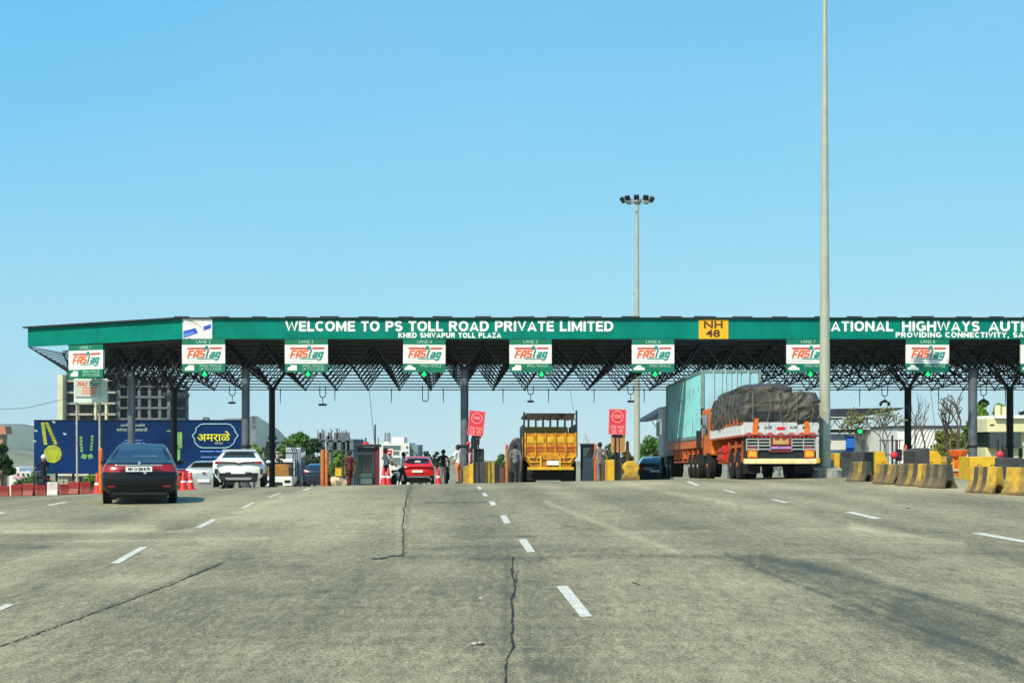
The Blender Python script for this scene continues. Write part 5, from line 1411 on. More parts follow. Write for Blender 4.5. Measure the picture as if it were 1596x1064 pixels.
# orange folded bench and planter
D=50; x,y,z=at(1500,D); s=D/F
t=thing('orange_bench','stacked orange and white roadside bench behind the barriers','bench',(x,y,z))
b=MB(); b.bb(-15*s,14*s,0,.5,Z(745,D)-z,Z(734,D)-z); b.build('seat',rusto,t,bevel=.02)
b=MB(); b.bb(-19*s,16*s,-.05,.55,Z(734,D)-z,Z(731,D)-z); b.bb(-22*s,2*s,-.1,.1,Z(746.5,D)-z,Z(744.5,D)-z); b.build('slab',mat('pale_pink_slab',(.7,.42,.3),.6),t)
b=MB(); b.bb(-12*s,-7*s,0,.4,-.1,Z(746,D)-z); b.bb(8*s,13*s,0,.4,-.1,Z(746,D)-z); b.build('leg',rusto,t)
D=52; x,y,z=at(1494,D); s=D/F
t=thing('orange_planter','bright orange planter tub under the bare branching tree','planter',(x,y,z))
b=MB(); b.lathe([(6*s,0),(7*s,Z(716,D)-z),(13*s,Z(710,D)-z),(16*s,Z(702,D)-z),(14*s,Z(701,D)-z),(11*s,Z(704,D)-z)],n=8); b.build('tub',mat('orange_tub',(.85,.14,.02),.5,var=.3,scale=4),t)
b=MB(); b.blob((0,0,Z(702,D)-z),(13*s,12*s,.08),10,jit=.4); b.build('soil',earth,t)
# ============================================================ TOLL BOOTHS
D=64; x,y,z=at(572,D); s=D/F
t=thing('toll_booth','dark grey toll booth with red based antenna left of the white shirted person','booth',(x,y,z))
q=lambda py:Z(py,D)-z
b=MB(); b.bb(-16*s,12*s,0,1.6,q(709),q(697)); b.bb(-16*s,12*s,.02,1.6,-.3,q(738)); b.bb(-16*s,-13*s,.0,1.6,q(738),q(709)); b.bb(8*s,12*s,0,1.6,q(738),q(709)); b.bb(-13*s,8*s,1.5,1.6,q(738),q(709)); b.build('wall',mat('booth_dark',(.035,.05,.06),.5,var=.2),t)
b=MB(); b.bb(-20*s,17*s,-.2,1.8,q(696.5),q(692)); b.build('roof','blackp',t,bevel=.02)
b=MB(); b.bb(-13*s,8*s,.03,.05,q(738),q(709.5)); b.build('window','glass',t)
b=MB(); b.bb(-13*s,8*s,-.03,.02,q(740),q(738)); b.bb(-13*s,8*s,-.01,.02,q(754),q(741)); b.build('counter',mat('teal_grey_panel',(.10,.16,.16),.5),t)
b=MB(); b.bb(13*s,18.5*s,-.05,.3,-.3,q(696)); b.build('corner_post',mar,t)
b=MB(); b.tube((-3*s,.3,q(692)),(-3*s,.3,q(682)),.035); b.lathe([(.14,0),(.06,.12)],(-3*s,.3,q(692)),n=10); b.build('antenna','blackp',t)
b=MB(); b.lathe([(.15,0),(.10,.09)],(-3*s,.3,q(692)+.005),n=10); b.build('antenna_base','red',t)
b=MB(); b.tube((11*s,.5,q(692)),(11*s,.5,q(661)),.035); b.tube((16*s,.5,q(692)),(16*s,.5,q(682)),.02); b.build('mast','blackp',t)
x,y,z=at(603,66); D=66; s=D/F
t=thing('shield_board','white board with red shield emblem behind the person in white shirt','sign',(x,y+.3,z)); q=lambda py:Z(py,D)-z
b=MB(); b.bb(-9*s,9*s,0,.05,q(716),q(699)); bo=b.build('board','white',t)
b=MB(); b.prism([(-7*s,q(701)),(7*s,q(701)),(7*s,q(707)),(0,q(713)),(-7*s,q(707))],'y',-.015,0); sh_=b.build('shield','redsign',bo)
b=MB(); b.bb(-4.5*s,4.5*s,-.02,-.015,q(706.5),q(704)); b.build('stripe','pink',sh_)
b=MB(); b.bb(-.06,.06,.05,.1,-.2,q(705)); b.build('stand','steel',t)
# dark blue booth panel right of dump truck
D=66.5; x,y,z=at(905,D); s=D/F
t=thing('toll_booth','dark blue toll booth box close to the right side of dump truck','booth',(x+.35,y,z)); q=lambda py:Z(py,D)-z
b=MB(); b.bb(-10*s,11*s,0,1.5,-.4,q(693)); bo=b.build('wall',mat('navy_panel',(.02,.035,.075),.5,col2=(.03,.07,.14),scale=1.5),t,bevel=.05)
b=MB(); b.bb(-11*s,12*s,-.08,1.6,q(694),q(691)); b.build('roof','blackp',t)
b=MB(); b.bb(-8*s,9*s,-.02,0,q(712),q(698)); b.build('window','glass',t)
b=MB(); b.bb(-.75,.75,-.03,-.01,-.4,q(722)) if 0 else b.bb(-9*s,10*s,-.03,-.01,-.4,q(719)); b.build('lower_panel',mat('navy_dark',(.03,.05,.08),.6),t)
# covered booth left of dump truck
D=65.5; x,y,z=at(803,D); s=D/F
t=thing('covered_booth','toll booth wrapped in dark grey sheet left of dump truck','booth',(x,y+.4,z)); q=lambda py:Z(py,D)-z
b=MB(); pr=[(-11*s,-.3),(10*s,-.3),(11*s,q(692)),(8*s,q(683)),(3*s,q(681)),(-4*s,q(684)),(-9*s,q(693)),(-11*s,q(704))]
b.prism(pr,'y',0,1.6); b.build('cover',mat('grey_sheet',(.05,.065,.07),.5,var=.4,scale=5,bump=.5,bscale=6),t,bevel=.08)
b=MB(); b.bb(-4*s,1*s,-.06,0,q(722),q(703)); b.build('flap',rusto,t)
b=MB(); b.tube((-6*s,-.05,q(712)),(8*s,-.05,q(706)),.03); b.build('tie_rope','galv',t)
# black control cabinet under tilted placard
D=64.2; x,y,z=at(746,D); s=D/F
t=thing('control_cabinet','black control cabinet on the striped island behind the tilted placard','cabinet',(x,y+.2,z)); q=lambda py:Z(py,D)-z
b=MB(); b.bb(-8*s,8*s,0,.5,0,q(699)); b.build('housing','blackp',t,bevel=.03)
b=MB(); b.bb(-5*s,5*s,-.02,0,q(716),q(704)); b.build('door',gdk,t)
b=MB(); b.tube((-4*s,.2,q(699)),(-4*s,.2,q(684)),.05); b.box((-4*s,.15,q(688)),(.3,.15,.25)); b.build('reader_post','blackp',t)
# green pipe frame
D=63; x,y,z=at(534,D); s=D/F
t=thing('pipe_frame','dark green pipe frame with thin posts in front of the concrete building','frame',(x,y,z)); q=lambda py:Z(py,D)-z
for px,top in ((517,694),(534,692),(556,703)):
    b=MB(); b.tube(((px-534)*s,0,-.2),((px-534)*s,0,q(top)),.035); b.build('post',mat('dark_green_pipe',(.02,.06,.05),.5),t)
b=MB(); b.tube((-17*s,0,q(703)),(22*s,0,q(703)),.03); b.build('crossbar',MATS['dark_green_pipe'],t)
D=61.5; x,y,z=at(528,D); s=D/F
t=thing('yellow_crate','small yellow crate on top of a tan sack by the green frame','crate',(x,y,z+.40))
b=MB(); b.box((0,0,.17),(10*s,.3,.32)); b.build('box','yellow',t,bevel=.02)
b=MB(); b.box((0,0,.35),(11*s,.32,.03)); b.build('lid',jy,t)
b=MB(); b.blob((0,0,.18),(.33,.22,.22),14,jit=.7); o=b.build('sack',mat('sack_cloth',(.62,.50,.34),.9,col2=(.45,.33,.2),scale=6),None,smooth=True,loc=(x,y,z)); tag(o,'tan and white sack on the ground under the yellow crate','sack')
# ============================================================ SMALL GOODS TRUCK
D=91; x=X(434,D); z=gz(x,D); s=D/F
t=thing('goods_truck','small white goods truck with roped brown load under bent hoops','truck',(x,D,z),R(2)); q=lambda py:Z(py,D)-z
b=MB(); b.bb(-21*s,21*s,0,2.6,q(757),q(742)); b.build('tailboard',white_car,t,bevel=.03)
b=MB()
for sg in (-1,1): b.bb(sg*14*s-.18,sg*14*s+.18,-.03,0,q(752),q(748))
b.bb(-6*s,6*s,-.03,0,q(756),q(751)); b.build('bumper_slot','trim',t)
b=MB(); b.prism([(-.6,0),(.6,0),(.55,.62),(.3,.78),(-.3,.78),(-.58,.6)],'y',0,2.2); 
o=b.build('load',mat('brown_load',(.48,.22,.05),.8,col2=(.22,.10,.03),scale=5,bump=.5,bscale=10),t,bevel=.1); o.location=(0,.05,q(742)); o.scale=(1.15,1,.95)
b=MB()
for y0 in (.3,1.4,2.5):
    pts=[(22*s*math.cos(a),y0,q(742)+ (q(690)-q(742))*(.72+.28*math.sin(a)) if 0<a<math.pi else q(742)) for a in [math.pi*k/10 for k in range(11)]]
    b.path([(-22*s,y0,q(742))]+[(22*s*math.cos(math.pi*(10-k)/10),y0,q(706)+(q(689)-q(706))*math.sin(math.pi*(10-k)/10)) for k in range(11)]+[(22*s,y0,q(742))],.03,6)
for a in (-22*s,0,22*s): b.tube((a,.3,q(706) if a else q(689)),(a,2.5,q(706) if a else q(689)),.025)
b.bb(-21*s,21*s,.2,.26,q(707),q(705)); b.build('hoop_frame','blackp',t)
b=MB(); b.bb(-.75,.75,2.8,4.3,.5,2.0); cb=b.build('cab',white_car,t,bevel=.1)
b=MB(); b.bb(-.6,.6,2.78,2.81,1.3,1.8); b.build('cab_window','glass',cb)
for sg in (-1,1):
    for yy in (.7,3.7): truck_wheel(t,sg*.62,yy,.3,.18,rim='galv',sg=sg)
person('person seated on the brown load under the hoops of the goods truck',(X(430,D),D+.6,q(722)+z-.55),R(-30),greyp,blk,H=1.5,sit=True,arms=((.3,.15,-.25),(.3,.15,-.25)))
D=95; x=X(462,D); z=gz(x,D); s=D/F; q=lambda py:Z(py,D)-z
t=thing('delivery_van','pale grey box van right beside the small goods truck','van',(x,D,z),R(2))
b=MB(); b.bb(-7*s-.4,7*s,0,2.9,.35,q(697)); b.build('box_body',silver_car,t,bevel=.05)
b=MB(); b.bb(-.6,.2,-.03,0,.5,q(700)); b.build('rear_door',mat('grey_door',(.30,.36,.40),.5),t)
b=MB(); b.bb(-.6,.25,2.95,4.1,.35,1.7); b.build('cab',white_car,t,bevel=.1)
for sg in (-1,1):
    for yy in (.7,3.5): truck_wheel(t,-.1+sg*.55,yy,.3,.18,rim='galv',sg=sg)
b=MB(); b.bb(.05,.2,-.04,0,.5,.7); b.build('tail_lamp','lamp',t)
# motorcycles
def motorcycle(px,D,rz,label,color,rider=None):
    x,y,z=at(px,D); t=thing('motorcycle',label,'motorcycle',(x,y,z),rz)
    for k,yy in enumerate((.0,1.25)):
        b=MB(); b.lathe([(.22,-.05),(.29,-.05),(.31,0),(.29,.05),(.22,.05)],(0,yy,.31),axis='x',n=20); o=b.build('wheel','black',t)
        b=MB(); b.lathe([(.20,-.02),(.20,.02)],(0,yy,.31),axis='x',n=16); b.build('rim','chrome',o)
    b=MB(); b.box((0,.55,.62),(.22,.9,.22)); b.box((0,.75,.42),(.28,.4,.3)); b.tube((0,1.25,.31),(0,1.0,.95),.035); b.build('frame',color,t,bevel=.05)
    b=MB(); b.box((0,.30,.80),(.26,.75,.09)); b.build('seat','black',t,bevel=.03)
    b=MB(); b.blob((0,.82,.82),(.15,.24,.13),12); b.build('tank',color,t,smooth=True)
    b=MB(); b.path([(-.34,.92,1.02),(-.1,1.0,1.0),(.1,1.0,1.0),(.34,.92,1.02)],.018); b.build('handlebar','chrome',t)
    b=MB(); b.box((0,-.14,.72),(.12,.05,.08)); b.build('tail_lamp','lamp',t)
    if rider: person(rider,(x-math.sin(rz)*.35,y+math.cos(rz)*.35,z+.05),rz,blk,dtr,H=1.66,sit=True,arms=((.10,.26,-.2),(.10,.26,-.2)),hat=M['white'])
motorcycle(614,75,R(-20),'pale motorcycle between white shirted person and the red car',silver_car)
motorcycle(697,74,R(4),'black motorcycle right of the person in black top',M['blackp'])
motorcycle(73,61,R(40),'black motorcycle behind the white plastic barrier',M['blackp'],'person in white helmet riding behind the plastic barriers')
motorcycle(283,66,R(15),'red motorcycle ahead of the black sedan',M['red'])

# ============================================================ BILLBOARD
D=108; s=D/F; x=X(215,D); z=gz(x,D)
t=thing('billboard','huge blue advertising billboard with gold necklace and yellow Marathi lettering','billboard',(x,D,z)); q=lambda py:Z(py,D)-z; k_=lambda px:(px-215)*s
navy=mat('billboard_navy',(.003,.013,.046),.6,col2=(.003,.034,.15),scale=.16,detail=2,spec=.1)
b=MB(); b.bb(k_(53),k_(377),0,.25,q(737),q(655)); pn=b.build('panel',navy,t)
b=MB(); b.bb(k_(52),k_(378),-.06,.3,q(655),q(654)); b.bb(k_(52),k_(378),-.06,.3,q(738),q(737)); b.build('frame','dark',t)
for px in range(60,380,26):
    b=MB(); b.tube((k_(px),.35,-.4),(k_(px),.35,q(738)),.09,n=8); b.build('leg','dark',t)
gold=mat('gold_print',(.50,.55,.04),.5,col2=(.22,.26,.02),scale=2.5); grn=mat('green_gold_print',(.22,.42,.12),.5,col2=(.1,.25,.1),scale=3)
b=MB()
for k in range(9):
    a=k/8; b.box((k_(67+a*4),-.03,q(660+a*31)),(5.4*s,.03,3.5*s),ry=.1); b.box((k_(73.5+a*13),-.03,q(660+a*30)),(5.8*s,.03,3.6*s),ry=.45)
b.lathe([(14.5*s,-.05),(13*s,-.02)],(k_(82.5),0,q(707)),axis='y',n=9); b.build('necklace_picture',gold,pn)
b=MB()
for px,py in ((84,657.5),(56,671),(101,676),(54,687)): b.box((k_(px),-.02,q(py)),(5*s,.02,3*s),ry=.4)
b.build('petal_picture',mat('pale_blue_print',(.35,.5,.55),.5),pn)
b=MB()
for k in range(5): b.box((k_(126.5+ (1 if k>2 else 0)),-.02,q(682+k*5)),(4*s,.02,4*s)); b.box((k_(144-k*.4),-.02,q(680+k*5)),(4*s,.02,3.4*s))
b.box((k_(131),-.02,q(711)),(8*s,.02,7*s),ry=.3); b.box((k_(141),-.02,q(711)),(7*s,.02,7*s),ry=-.3); b.build('earring_picture',grn,pn)
b=MB(); b.bb(k_(272),k_(284),-.03,0,q(698),q(673)); b.bb(k_(271),k_(281),-.03,0,q(718),q(700)); b.bb(k_(260),k_(266),-.02,0,q(672.5),q(670.5)); b.build('bangle_picture',grn,pn)
yl=mat('yellow_print',(.80,.80,.02),.5,var=.05); lb_=mat('light_blue_print',(.10,.24,.60),.5,var=.1); pl_=mat('pale_print',(.45,.58,.45),.5,var=.1)
text('अमराळे',yl,pn,(k_(333),-.03,q(682)),17*s,width=51*s,bold=.008)
text('ज्वेलर्स',mat('pale_yellow_print',(.6,.65,.35),.5),pn,(k_(341),-.03,q(690.5)),4*s,width=13*s)
text('दागिने आवडीचे',pl_,pn,(k_(207),-.03,q(663)),5*s,width=38*s); text('परंपरा विश्वासाची',pl_,pn,(k_(206),-.03,q(670)),6*s,width=48*s)
for (a,c,py) in ((194,222,686),(190,226,690)): b=MB(); b.bb(k_(a),k_(c),-.02,0,q(py+.7),q(py-.7)); b.build('print_line',lb_,pn)
# ornate outline
out=[(300,678.5),(305,673),(306,667),(313,661),(320,660.3),(352,660.3),(359,661),(365,667),(367,673),(371.5,678.5),(367,684),(365,690),(358,696),(352,697.5),(316,697.5),(309,695),(304,689),(303,683)]
b=MB(); n=len(out)
b.path([(k_(a),-.04,q(c)) for a,c in out+[out[0]]],.05,4); b.build('outline_ornament',mat('pale_cyan_print',(.3,.55,.6),.5),pn)
for k,(py,a,c) in enumerate(((703,312,334),(703,336,358),(712,313,331),(712,333,345),(721.5,314,334))):
    b=MB(); b.bb(k_(a),k_(c),-.02,0,q(py+1.1),q(py-1.1)); b.build('print_line',lb_,pn)
b=MB(); b.bb(k_(316),k_(326),.05,.2,q(655),q(653)); b.path([(k_(316),.1,q(654)),(k_(317),.1,q(651)),(k_(325),.1,q(651)),(k_(326),.1,q(654))],.05,5); b.build('top_lamp','dark',t)
# ============================================================ BUILDINGS
def bldg(name,label,cat,px,D): 
    x=X(px,D); z=gz(x,D); t=thing(name,label,cat,(x,D,z)); s=D/F
    return t,(lambda a:(a-px)*s),(lambda py:Z(py,D)-z),s
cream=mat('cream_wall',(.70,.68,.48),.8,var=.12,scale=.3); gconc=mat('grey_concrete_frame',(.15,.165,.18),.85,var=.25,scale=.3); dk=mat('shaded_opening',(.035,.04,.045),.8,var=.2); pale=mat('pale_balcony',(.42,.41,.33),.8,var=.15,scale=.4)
t,kx,kz,s=bldg('tower_block','unfinished tower block with cream edge and open grey concrete floors behind billboard','building',190,400)
b=MB(); b.bb(kx(93),kx(101),-2,6,-2,kz(584)); b.build('end_wall',cream,t)
b=MB(); b.bb(kx(101),kx(182),1.5,7,-2,kz(560)); b.build('wall',mat('grey_render',(.10,.115,.14),.85,var=.3,scale=.15),t)
b=MB()
for py in (592,610,627,644,661,678): 
    for (a,c,o_) in ((101,118,0),(121,146,-1.2),(150,163,0),(166,182,-1.5)): b.bb(kx(a),kx(c),o_,1.5,kz(py+3),kz(py))
b.build('balcony',pale,t)
b=MB()
for a in (119,147,164): b.bb(kx(a),kx(a)+.6,-.4,1.5,-2,kz(575))
b.build('pilaster',cream,t)
for r_ in range(5):
    for (a,c) in ((103,109),(111,117),(124,131),(134,142),(152,160),(169,178)):
        f=MB(); f.bb(kx(a),kx(c),1.35,1.49,kz(608+r_*17-1),kz(597+r_*17)); f.build('window',dk,t)
b=MB()
for py in (585,600,617,634,651,668): b.bb(kx(182),kx(262),0,8,kz(py+3),kz(py)); 
for a in (182,198,214,230,246,260): b.bb(kx(a),kx(a)+.8,.3,1.1,-2,kz(585)); b.bb(kx(a),kx(a)+.8,6,7,-2,kz(585))
b.prism([(kx(262),0),(kx(284),4),(kx(284),8),(kx(262),8)],'z',kz(603),kz(600)); b.prism([(kx(262),0),(kx(284),4),(kx(284),8),(kx(262),8)],'z',kz(620),kz(617)); b.prism([(kx(262),0),(kx(284),4),(kx(284),8),(kx(262),8)],'z',kz(637),kz(634)); b.prism([(kx(262),0),(kx(284),4),(kx(284),8),(kx(262),8)],'z',kz(654),kz(651))
b.bb(kx(272),kx(284),5,8,-2,kz(610)); b.build('concrete_frame',gconc,t)
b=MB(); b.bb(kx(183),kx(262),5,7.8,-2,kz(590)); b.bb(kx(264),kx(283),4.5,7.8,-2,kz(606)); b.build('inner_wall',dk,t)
b=MB(); b.bb(kx(255),kx(288),-1,6,kz(617),kz(612)); b.build('crane_deck','dark',t)
t,kx,kz,s=bldg('concrete_building','unfinished grey concrete building with bare column rods on its roof','building',526,170)
b=MB(); b.bb(kx(499),kx(551),0,12,kz(688.5),kz(684)); b.bb(kx(499),kx(551),0,12,kz(704),kz(701)); b.bb(kx(541),kx(551),0,11,-2,kz(688)); 
for a in (499,512,525,538): b.bb(kx(a),kx(a)+.5,0,.5,-2,kz(686))
b.bb(kx(520),kx(541),1,11,-2,kz(704)); b.build('concrete_frame',mat('blue_grey_concrete',(.13,.16,.19),.85,var=.2,scale=.4),t)
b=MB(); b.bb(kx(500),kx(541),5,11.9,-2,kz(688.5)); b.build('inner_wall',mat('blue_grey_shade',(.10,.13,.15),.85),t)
for a in (497,501,510,513,523,527,535,541):
    b=MB(); rr=random.Random(a)
    for k in range(4): b.tube((kx(a)+rr.uniform(-.25,.25),rr.uniform(.2,3),kz(685)),(kx(a)+rr.uniform(-.35,.35),rr.uniform(.2,3),kz(rr.uniform(666,676))),.05,n=4)
    b.bb(kx(a)-.22,kx(a)+.22,.3,.8,kz(685),kz(674 if a%2 else 679)); b.build('column_stub',gconc,t)
wb=mat('white_building',(.74,.74,.70),.8,var=.1,scale=.4)
t,kx,kz,s=bldg('apartment_building','distant white building with stepped top behind the red car','building',622,230)
b=MB(); b.bb(kx(588),kx(638),0,14,-2,kz(690)); b.bb(kx(609),kx(628),2,10,kz(690),kz(681)); b.bb(kx(598),kx(605),1,5,kz(690),kz(688)); b.build('wall',wb,t)
b=MB(); b.bb(kx(638),kx(651),1,13,-2,kz(693)); b.build('side_wing',mat('grey_green_wing',(.22,.30,.30),.8),t)
for (a,c,p,r_) in ((597,624,700,694),(608,622,712,703),(633,636,698,695),(633,636,706,703),(630,638,716,712),(641,644,700,696),(646,649,707,703)):
    f=MB(); f.bb(kx(a),kx(c),-.12,.02,kz(p),kz(r_)); f.build('window',mat('grey_window',(.13,.17,.18),.4),t)
for a in (598,602,605):
    b=MB(); b.tube((kx(a),3,kz(690)),(kx(a),3,kz(674)),.12,n=5); b.build('roof_rod',gconc,t)
t,kx,kz,s=bldg('white_house','white frame house in front of the distant white building','building',616,150)
b=MB(); b.bb(kx(608),kx(626),0,6,-2,kz(710)); b.build('wall',wb,t)
b=MB(); 
for py in (713,717,721): b.bb(kx(610),kx(624),-.1,.02,kz(py+2),kz(py))
b.build('window',MATS['grey_window'],t)
t,kx,kz,s=bldg('white_house','low white house with pillars under the billboard','building',130,135)
b=MB(); b.bb(kx(92),kx(150),2,10,-1,kz(738)); b.bb(kx(90),kx(154),-.5,10,kz(741),kz(738)); b.build('wall',mat('white_wall',(.62,.62,.55),.8,var=.2,scale=.5),t)
for a in (93,98,104,120,134): b=MB(); b.tube((kx(a),0,-1),(kx(a),0,kz(741)),.25,n=10); b.build('pillar',pale,t)
for a in (108,124): b=MB(); b.bb(kx(a),kx(a+8),1.9,2.01,kz(757),kz(745)); b.build('window',dk,t)
t,kx,kz,s=bldg('white_house','white and pink low house between the left tree and billboard','building',35,230)
b=MB(); b.bb(kx(14),kx(30),0,8,-2,kz(728)); b.bb(kx(24),kx(52),-1,8,-2,kz(734)); b.build('wall',wb,t)
b=MB(); b.bb(kx(24),kx(40),-1.1,-.99,kz(745),kz(741)); b.build('pink_band',pinkc,t)
for a in (30,38,45): b=MB(); b.bb(kx(a),kx(a+3),-1.1,-.98,kz(740.5),kz(737)); b.build('window',dk,t)
t,kx,kz,s=bldg('orange_roof_house','house with orange tiled roof at the far left edge','building',0,330)
b=MB(); b.bb(kx(-40),kx(4),0,3,-2,kz(677)); b.build('wall',mat('terracotta_wall',(.45,.28,.18),.8),t)
b=MB(); b.prism([(kx(-42),kz(676)),(kx(12),kz(676)),(kx(10),kz(664)),(kx(-38),kz(661))],'y',-1,3); b.build('roof',mat('orange_tiles',(.55,.22,.12),.8),t)
# right side buildings
blu=mat('bright_blue_panel',(.02,.17,.70),.5,var=.1)
t,kx,kz,s=bldg('service_building','white service building with bright blue panels beyond the cream pole','building',1340,132)
b=MB(); b.bb(kx(1292),kx(1392),0,12,-2,kz(676)); b.build('wall',wb,t)
b=MB(); b.bb(kx(1318),kx(1335),-.15,.02,-2,kz(678)); b.bb(kx(1354),kx(1366),-.15,.02,-2,kz(692)); b.bb(kx(1356),kx(1370),-.15,.02,kz(685),kz(673)); b.build('blue_panel',blu,t)
b=MB(); b.prism([(kx(1290),kz(676)),(kx(1394),kz(676)),(kx(1394),kz(672)),(kx(1290),kz(669))],'y',-.5,12.5); b.build('roof',mat('pale_roof',(.5,.62,.72),.6),t)
b=MB(); b.bb(kx(1336),kx(1352),-.12,.02,-2,kz(690)); b.build('door',wb,t)
t,kx,kz,s=bldg('white_shed','long white corrugated shed with slanting ribs right of the dark rear column','building',1450,112)
b=MB(); b.prism([(kx(1398),-2),(kx(1545),-2),(kx(1545),kz(668)),(kx(1398),kz(665))],'y',0,14)
for k in range(34): 
    a=1400+k*6; b.prism([(kx(a),kz(712)),(kx(a)+.09,kz(712)),(kx(a+18)+.09,kz(667)),(kx(a+18),kz(667))],'y',-.12,.0) if a<1528 else None
b.build('wall',mat('white_sheeting',(.78,.78,.76),.5,var=.08),t)
b=MB(); b.bb(kx(1396),kx(1547),-.2,14,kz(667)+0,kz(663)); b.build('roof_edge',gdk,t)
t,kx,kz,s=bldg('railing','dark upright railing in front of the white service building','fence',1388,90)
b=MB()
for a in range(1372,1408,6): b.tube((kx(a),0,-.5),(kx(a),0,kz(685)),.03,n=5)
b.tube((kx(1370),0,kz(686)),(kx(1408),0,kz(686)),.03,n=5); b.tube((kx(1370),0,kz(708)),(kx(1408),0,kz(708)),.03,n=5); b.build('bars','dark',t)
cy=mat('pale_yellow_wall',(.74,.70,.42),.8,var=.12,scale=.6)
t,kx,kz,s=bldg('control_office','cream two storey toll office with dark wraparound window at right','building',1566,96)
b=MB(); b.bb(kx(1552),kx(1640),0,5,-1,kz(650)); b.bb(kx(1534),kx(1640),-.6,3,kz(673),kz(652)); b.bb(kx(1534),kx(1640),-.3,3,-1,kz(697)); b.build('wall',cy,t,bevel=.02)
b=MB(); b.bb(kx(1545),kx(1642),-.9,5.2,kz(652),kz(647)); b.build('roof','white',t)
b=MB(); b.bb(kx(1536),kx(1584),-.8,2.5,kz(697),kz(673.5)); b.build('window','glass',t)
b=MB()
for a in (1536,1545,1555,1583): b.bb(kx(a),kx(a)+.06,-.83,-.79,kz(697),kz(673))
b.build('window_frame',gdk,t)
b=MB(); b.bb(kx(1585),kx(1591),-.32,-.28,-1,kz(698)); b.build('door',dk,t)
b=MB(); b.bb(kx(1538),kx(1545),-.62,-.6,kz(663.5),kz(661)); b.bb(kx(1563),kx(1567),-.62,-.6,kz(664),kz(659)); b.build('name_mark',gdk,t)
b=MB(); b.tube((kx(1571),2,kz(648)),(kx(1571),2,kz(630)),.2,n=14); b.tube((kx(1582),2,kz(648)),(kx(1582),2,kz(632)),.2,n=14); b.build('water_tank',cy,t)
# lattice telecom tower far away
t,kx,kz,s=bldg('telecom_tower','thin red and white telecom lattice tower before the hill','tower',396,620)
b=MB(); top=kz(649); hb=1.0
for sx in (-1,1):
    for sy in (-1,1): b.tube((sx*hb,sy*hb,0),(sx*.35,sy*.35,top),.18,n=4)
n=12
for k in range(n):
    f0,f1=k/n,(k+1)/n; r0=hb+(.35-hb)*f0; r1=hb+(.35-hb)*f1
    b.tube((-r0,-r0,top*f0),(r1,-r1,top*f1),.12,n=4); b.tube((r0,-r0,top*f0),(-r1,-r1,top*f1),.12,n=4)
b.build('lattice',mat('tower_grey',(.3,.3,.33),.6),t)
b=MB()
for py in (650,656,664): b.box((0,-.6,kz(py)),(2.2,.8,1.0))
b.build('dish',mat('tower_dark',(.12,.12,.16),.6),t)
# overhead wires
def wire(name,pts,r,label):
    o=MB(); 
    o.path(pts,r,4); c=o.build(name,'dark'); tag(c,label,'cable')
wire('cable',[(X(575,76),76,4.6),(X(577,76),76,4.0),(X(582,70),70,Z(672,70)),(X(585,65),65,Z(700,65))],.014,'thin cable hanging from the canopy down to the dark booth antenna')
wire('cable',[(X(-60,90),90,Z(640,90)),(X(40,90),90,Z(636,90)),(X(98,90),90,Z(622,90)),(X(165,90),90,Z(590,90))],.02,'thin wire sagging across the sky left of the tower block')
wire('cable',[(X(1450,76),76,4.6),(X(1457,76),76,Z(664,76))],.012,'thin cable hanging right of the dark rear column')
wire('cable',[(X(888,77),77,4.6),(X(894,77),77,Z(640,77))],.012,'thin slanting cable ending at the dump truck top frame')
wire('cable',[(X(1400,100),100,Z(664,100)),(X(1500,100),100,Z(664,100)),(X(1600,100),100,Z(663,100))],.03,'dark level cable crossing in front of the white shed')
# ============================================================ VEGETATION
def leafmat(n,c,c2): return mat('leaves_'+n,c,.6,col2=c2,scale=1.2,spec=.3,detail=3)
LM=dict(dark=leafmat('dark',(.035,.075,.020),(.014,.035,.012)),mid=leafmat('mid',(.10,.22,.03),(.035,.09,.016)),bright=leafmat('bright',(.20,.36,.04),(.07,.16,.02)),olive=leafmat('olive',(.26,.27,.06),(.09,.11,.03)),blueg=leafmat('bluegreen',(.06,.10,.05),(.03,.055,.035)))
bark=mat('bark',(.10,.07,.045),.9,col2=(.05,.035,.025),scale=4); twig=mat('bark_grey',(.13,.10,.08),.9,col2=(.07,.05,.04),scale=5)
def leaves(b,c,r,n,size,rnd,hollow=.35):
    c=Vector(c)
    for _ in range(n):
        while True:
            p=Vector((rnd.uniform(-1,1),rnd.uniform(-1,1),rnd.uniform(-1,1)))
            if hollow<p.length<=1: break
        q=c+Vector((p.x*r[0],p.y*r[1],p.z*r[2]))
        if noise.noise(q*(1.7/max(.3,max(r)*.4)))<-.18: continue
        s_=size*rnd.uniform(.6,1.4); a=Vector((rnd.gauss(0,1),rnd.gauss(0,1),rnd.gauss(0,.7))).normalized(); u=a.cross(Vector((rnd.gauss(0,1),rnd.gauss(0,1),rnd.gauss(0,1)))).normalized(); w_=a.cross(u)
        b.add([q-u*s_,q-w_*s_*.45+a*s_*.1,q+u*s_,q+w_*s_*.45+a*s_*.1],[(0,1,2,3)])
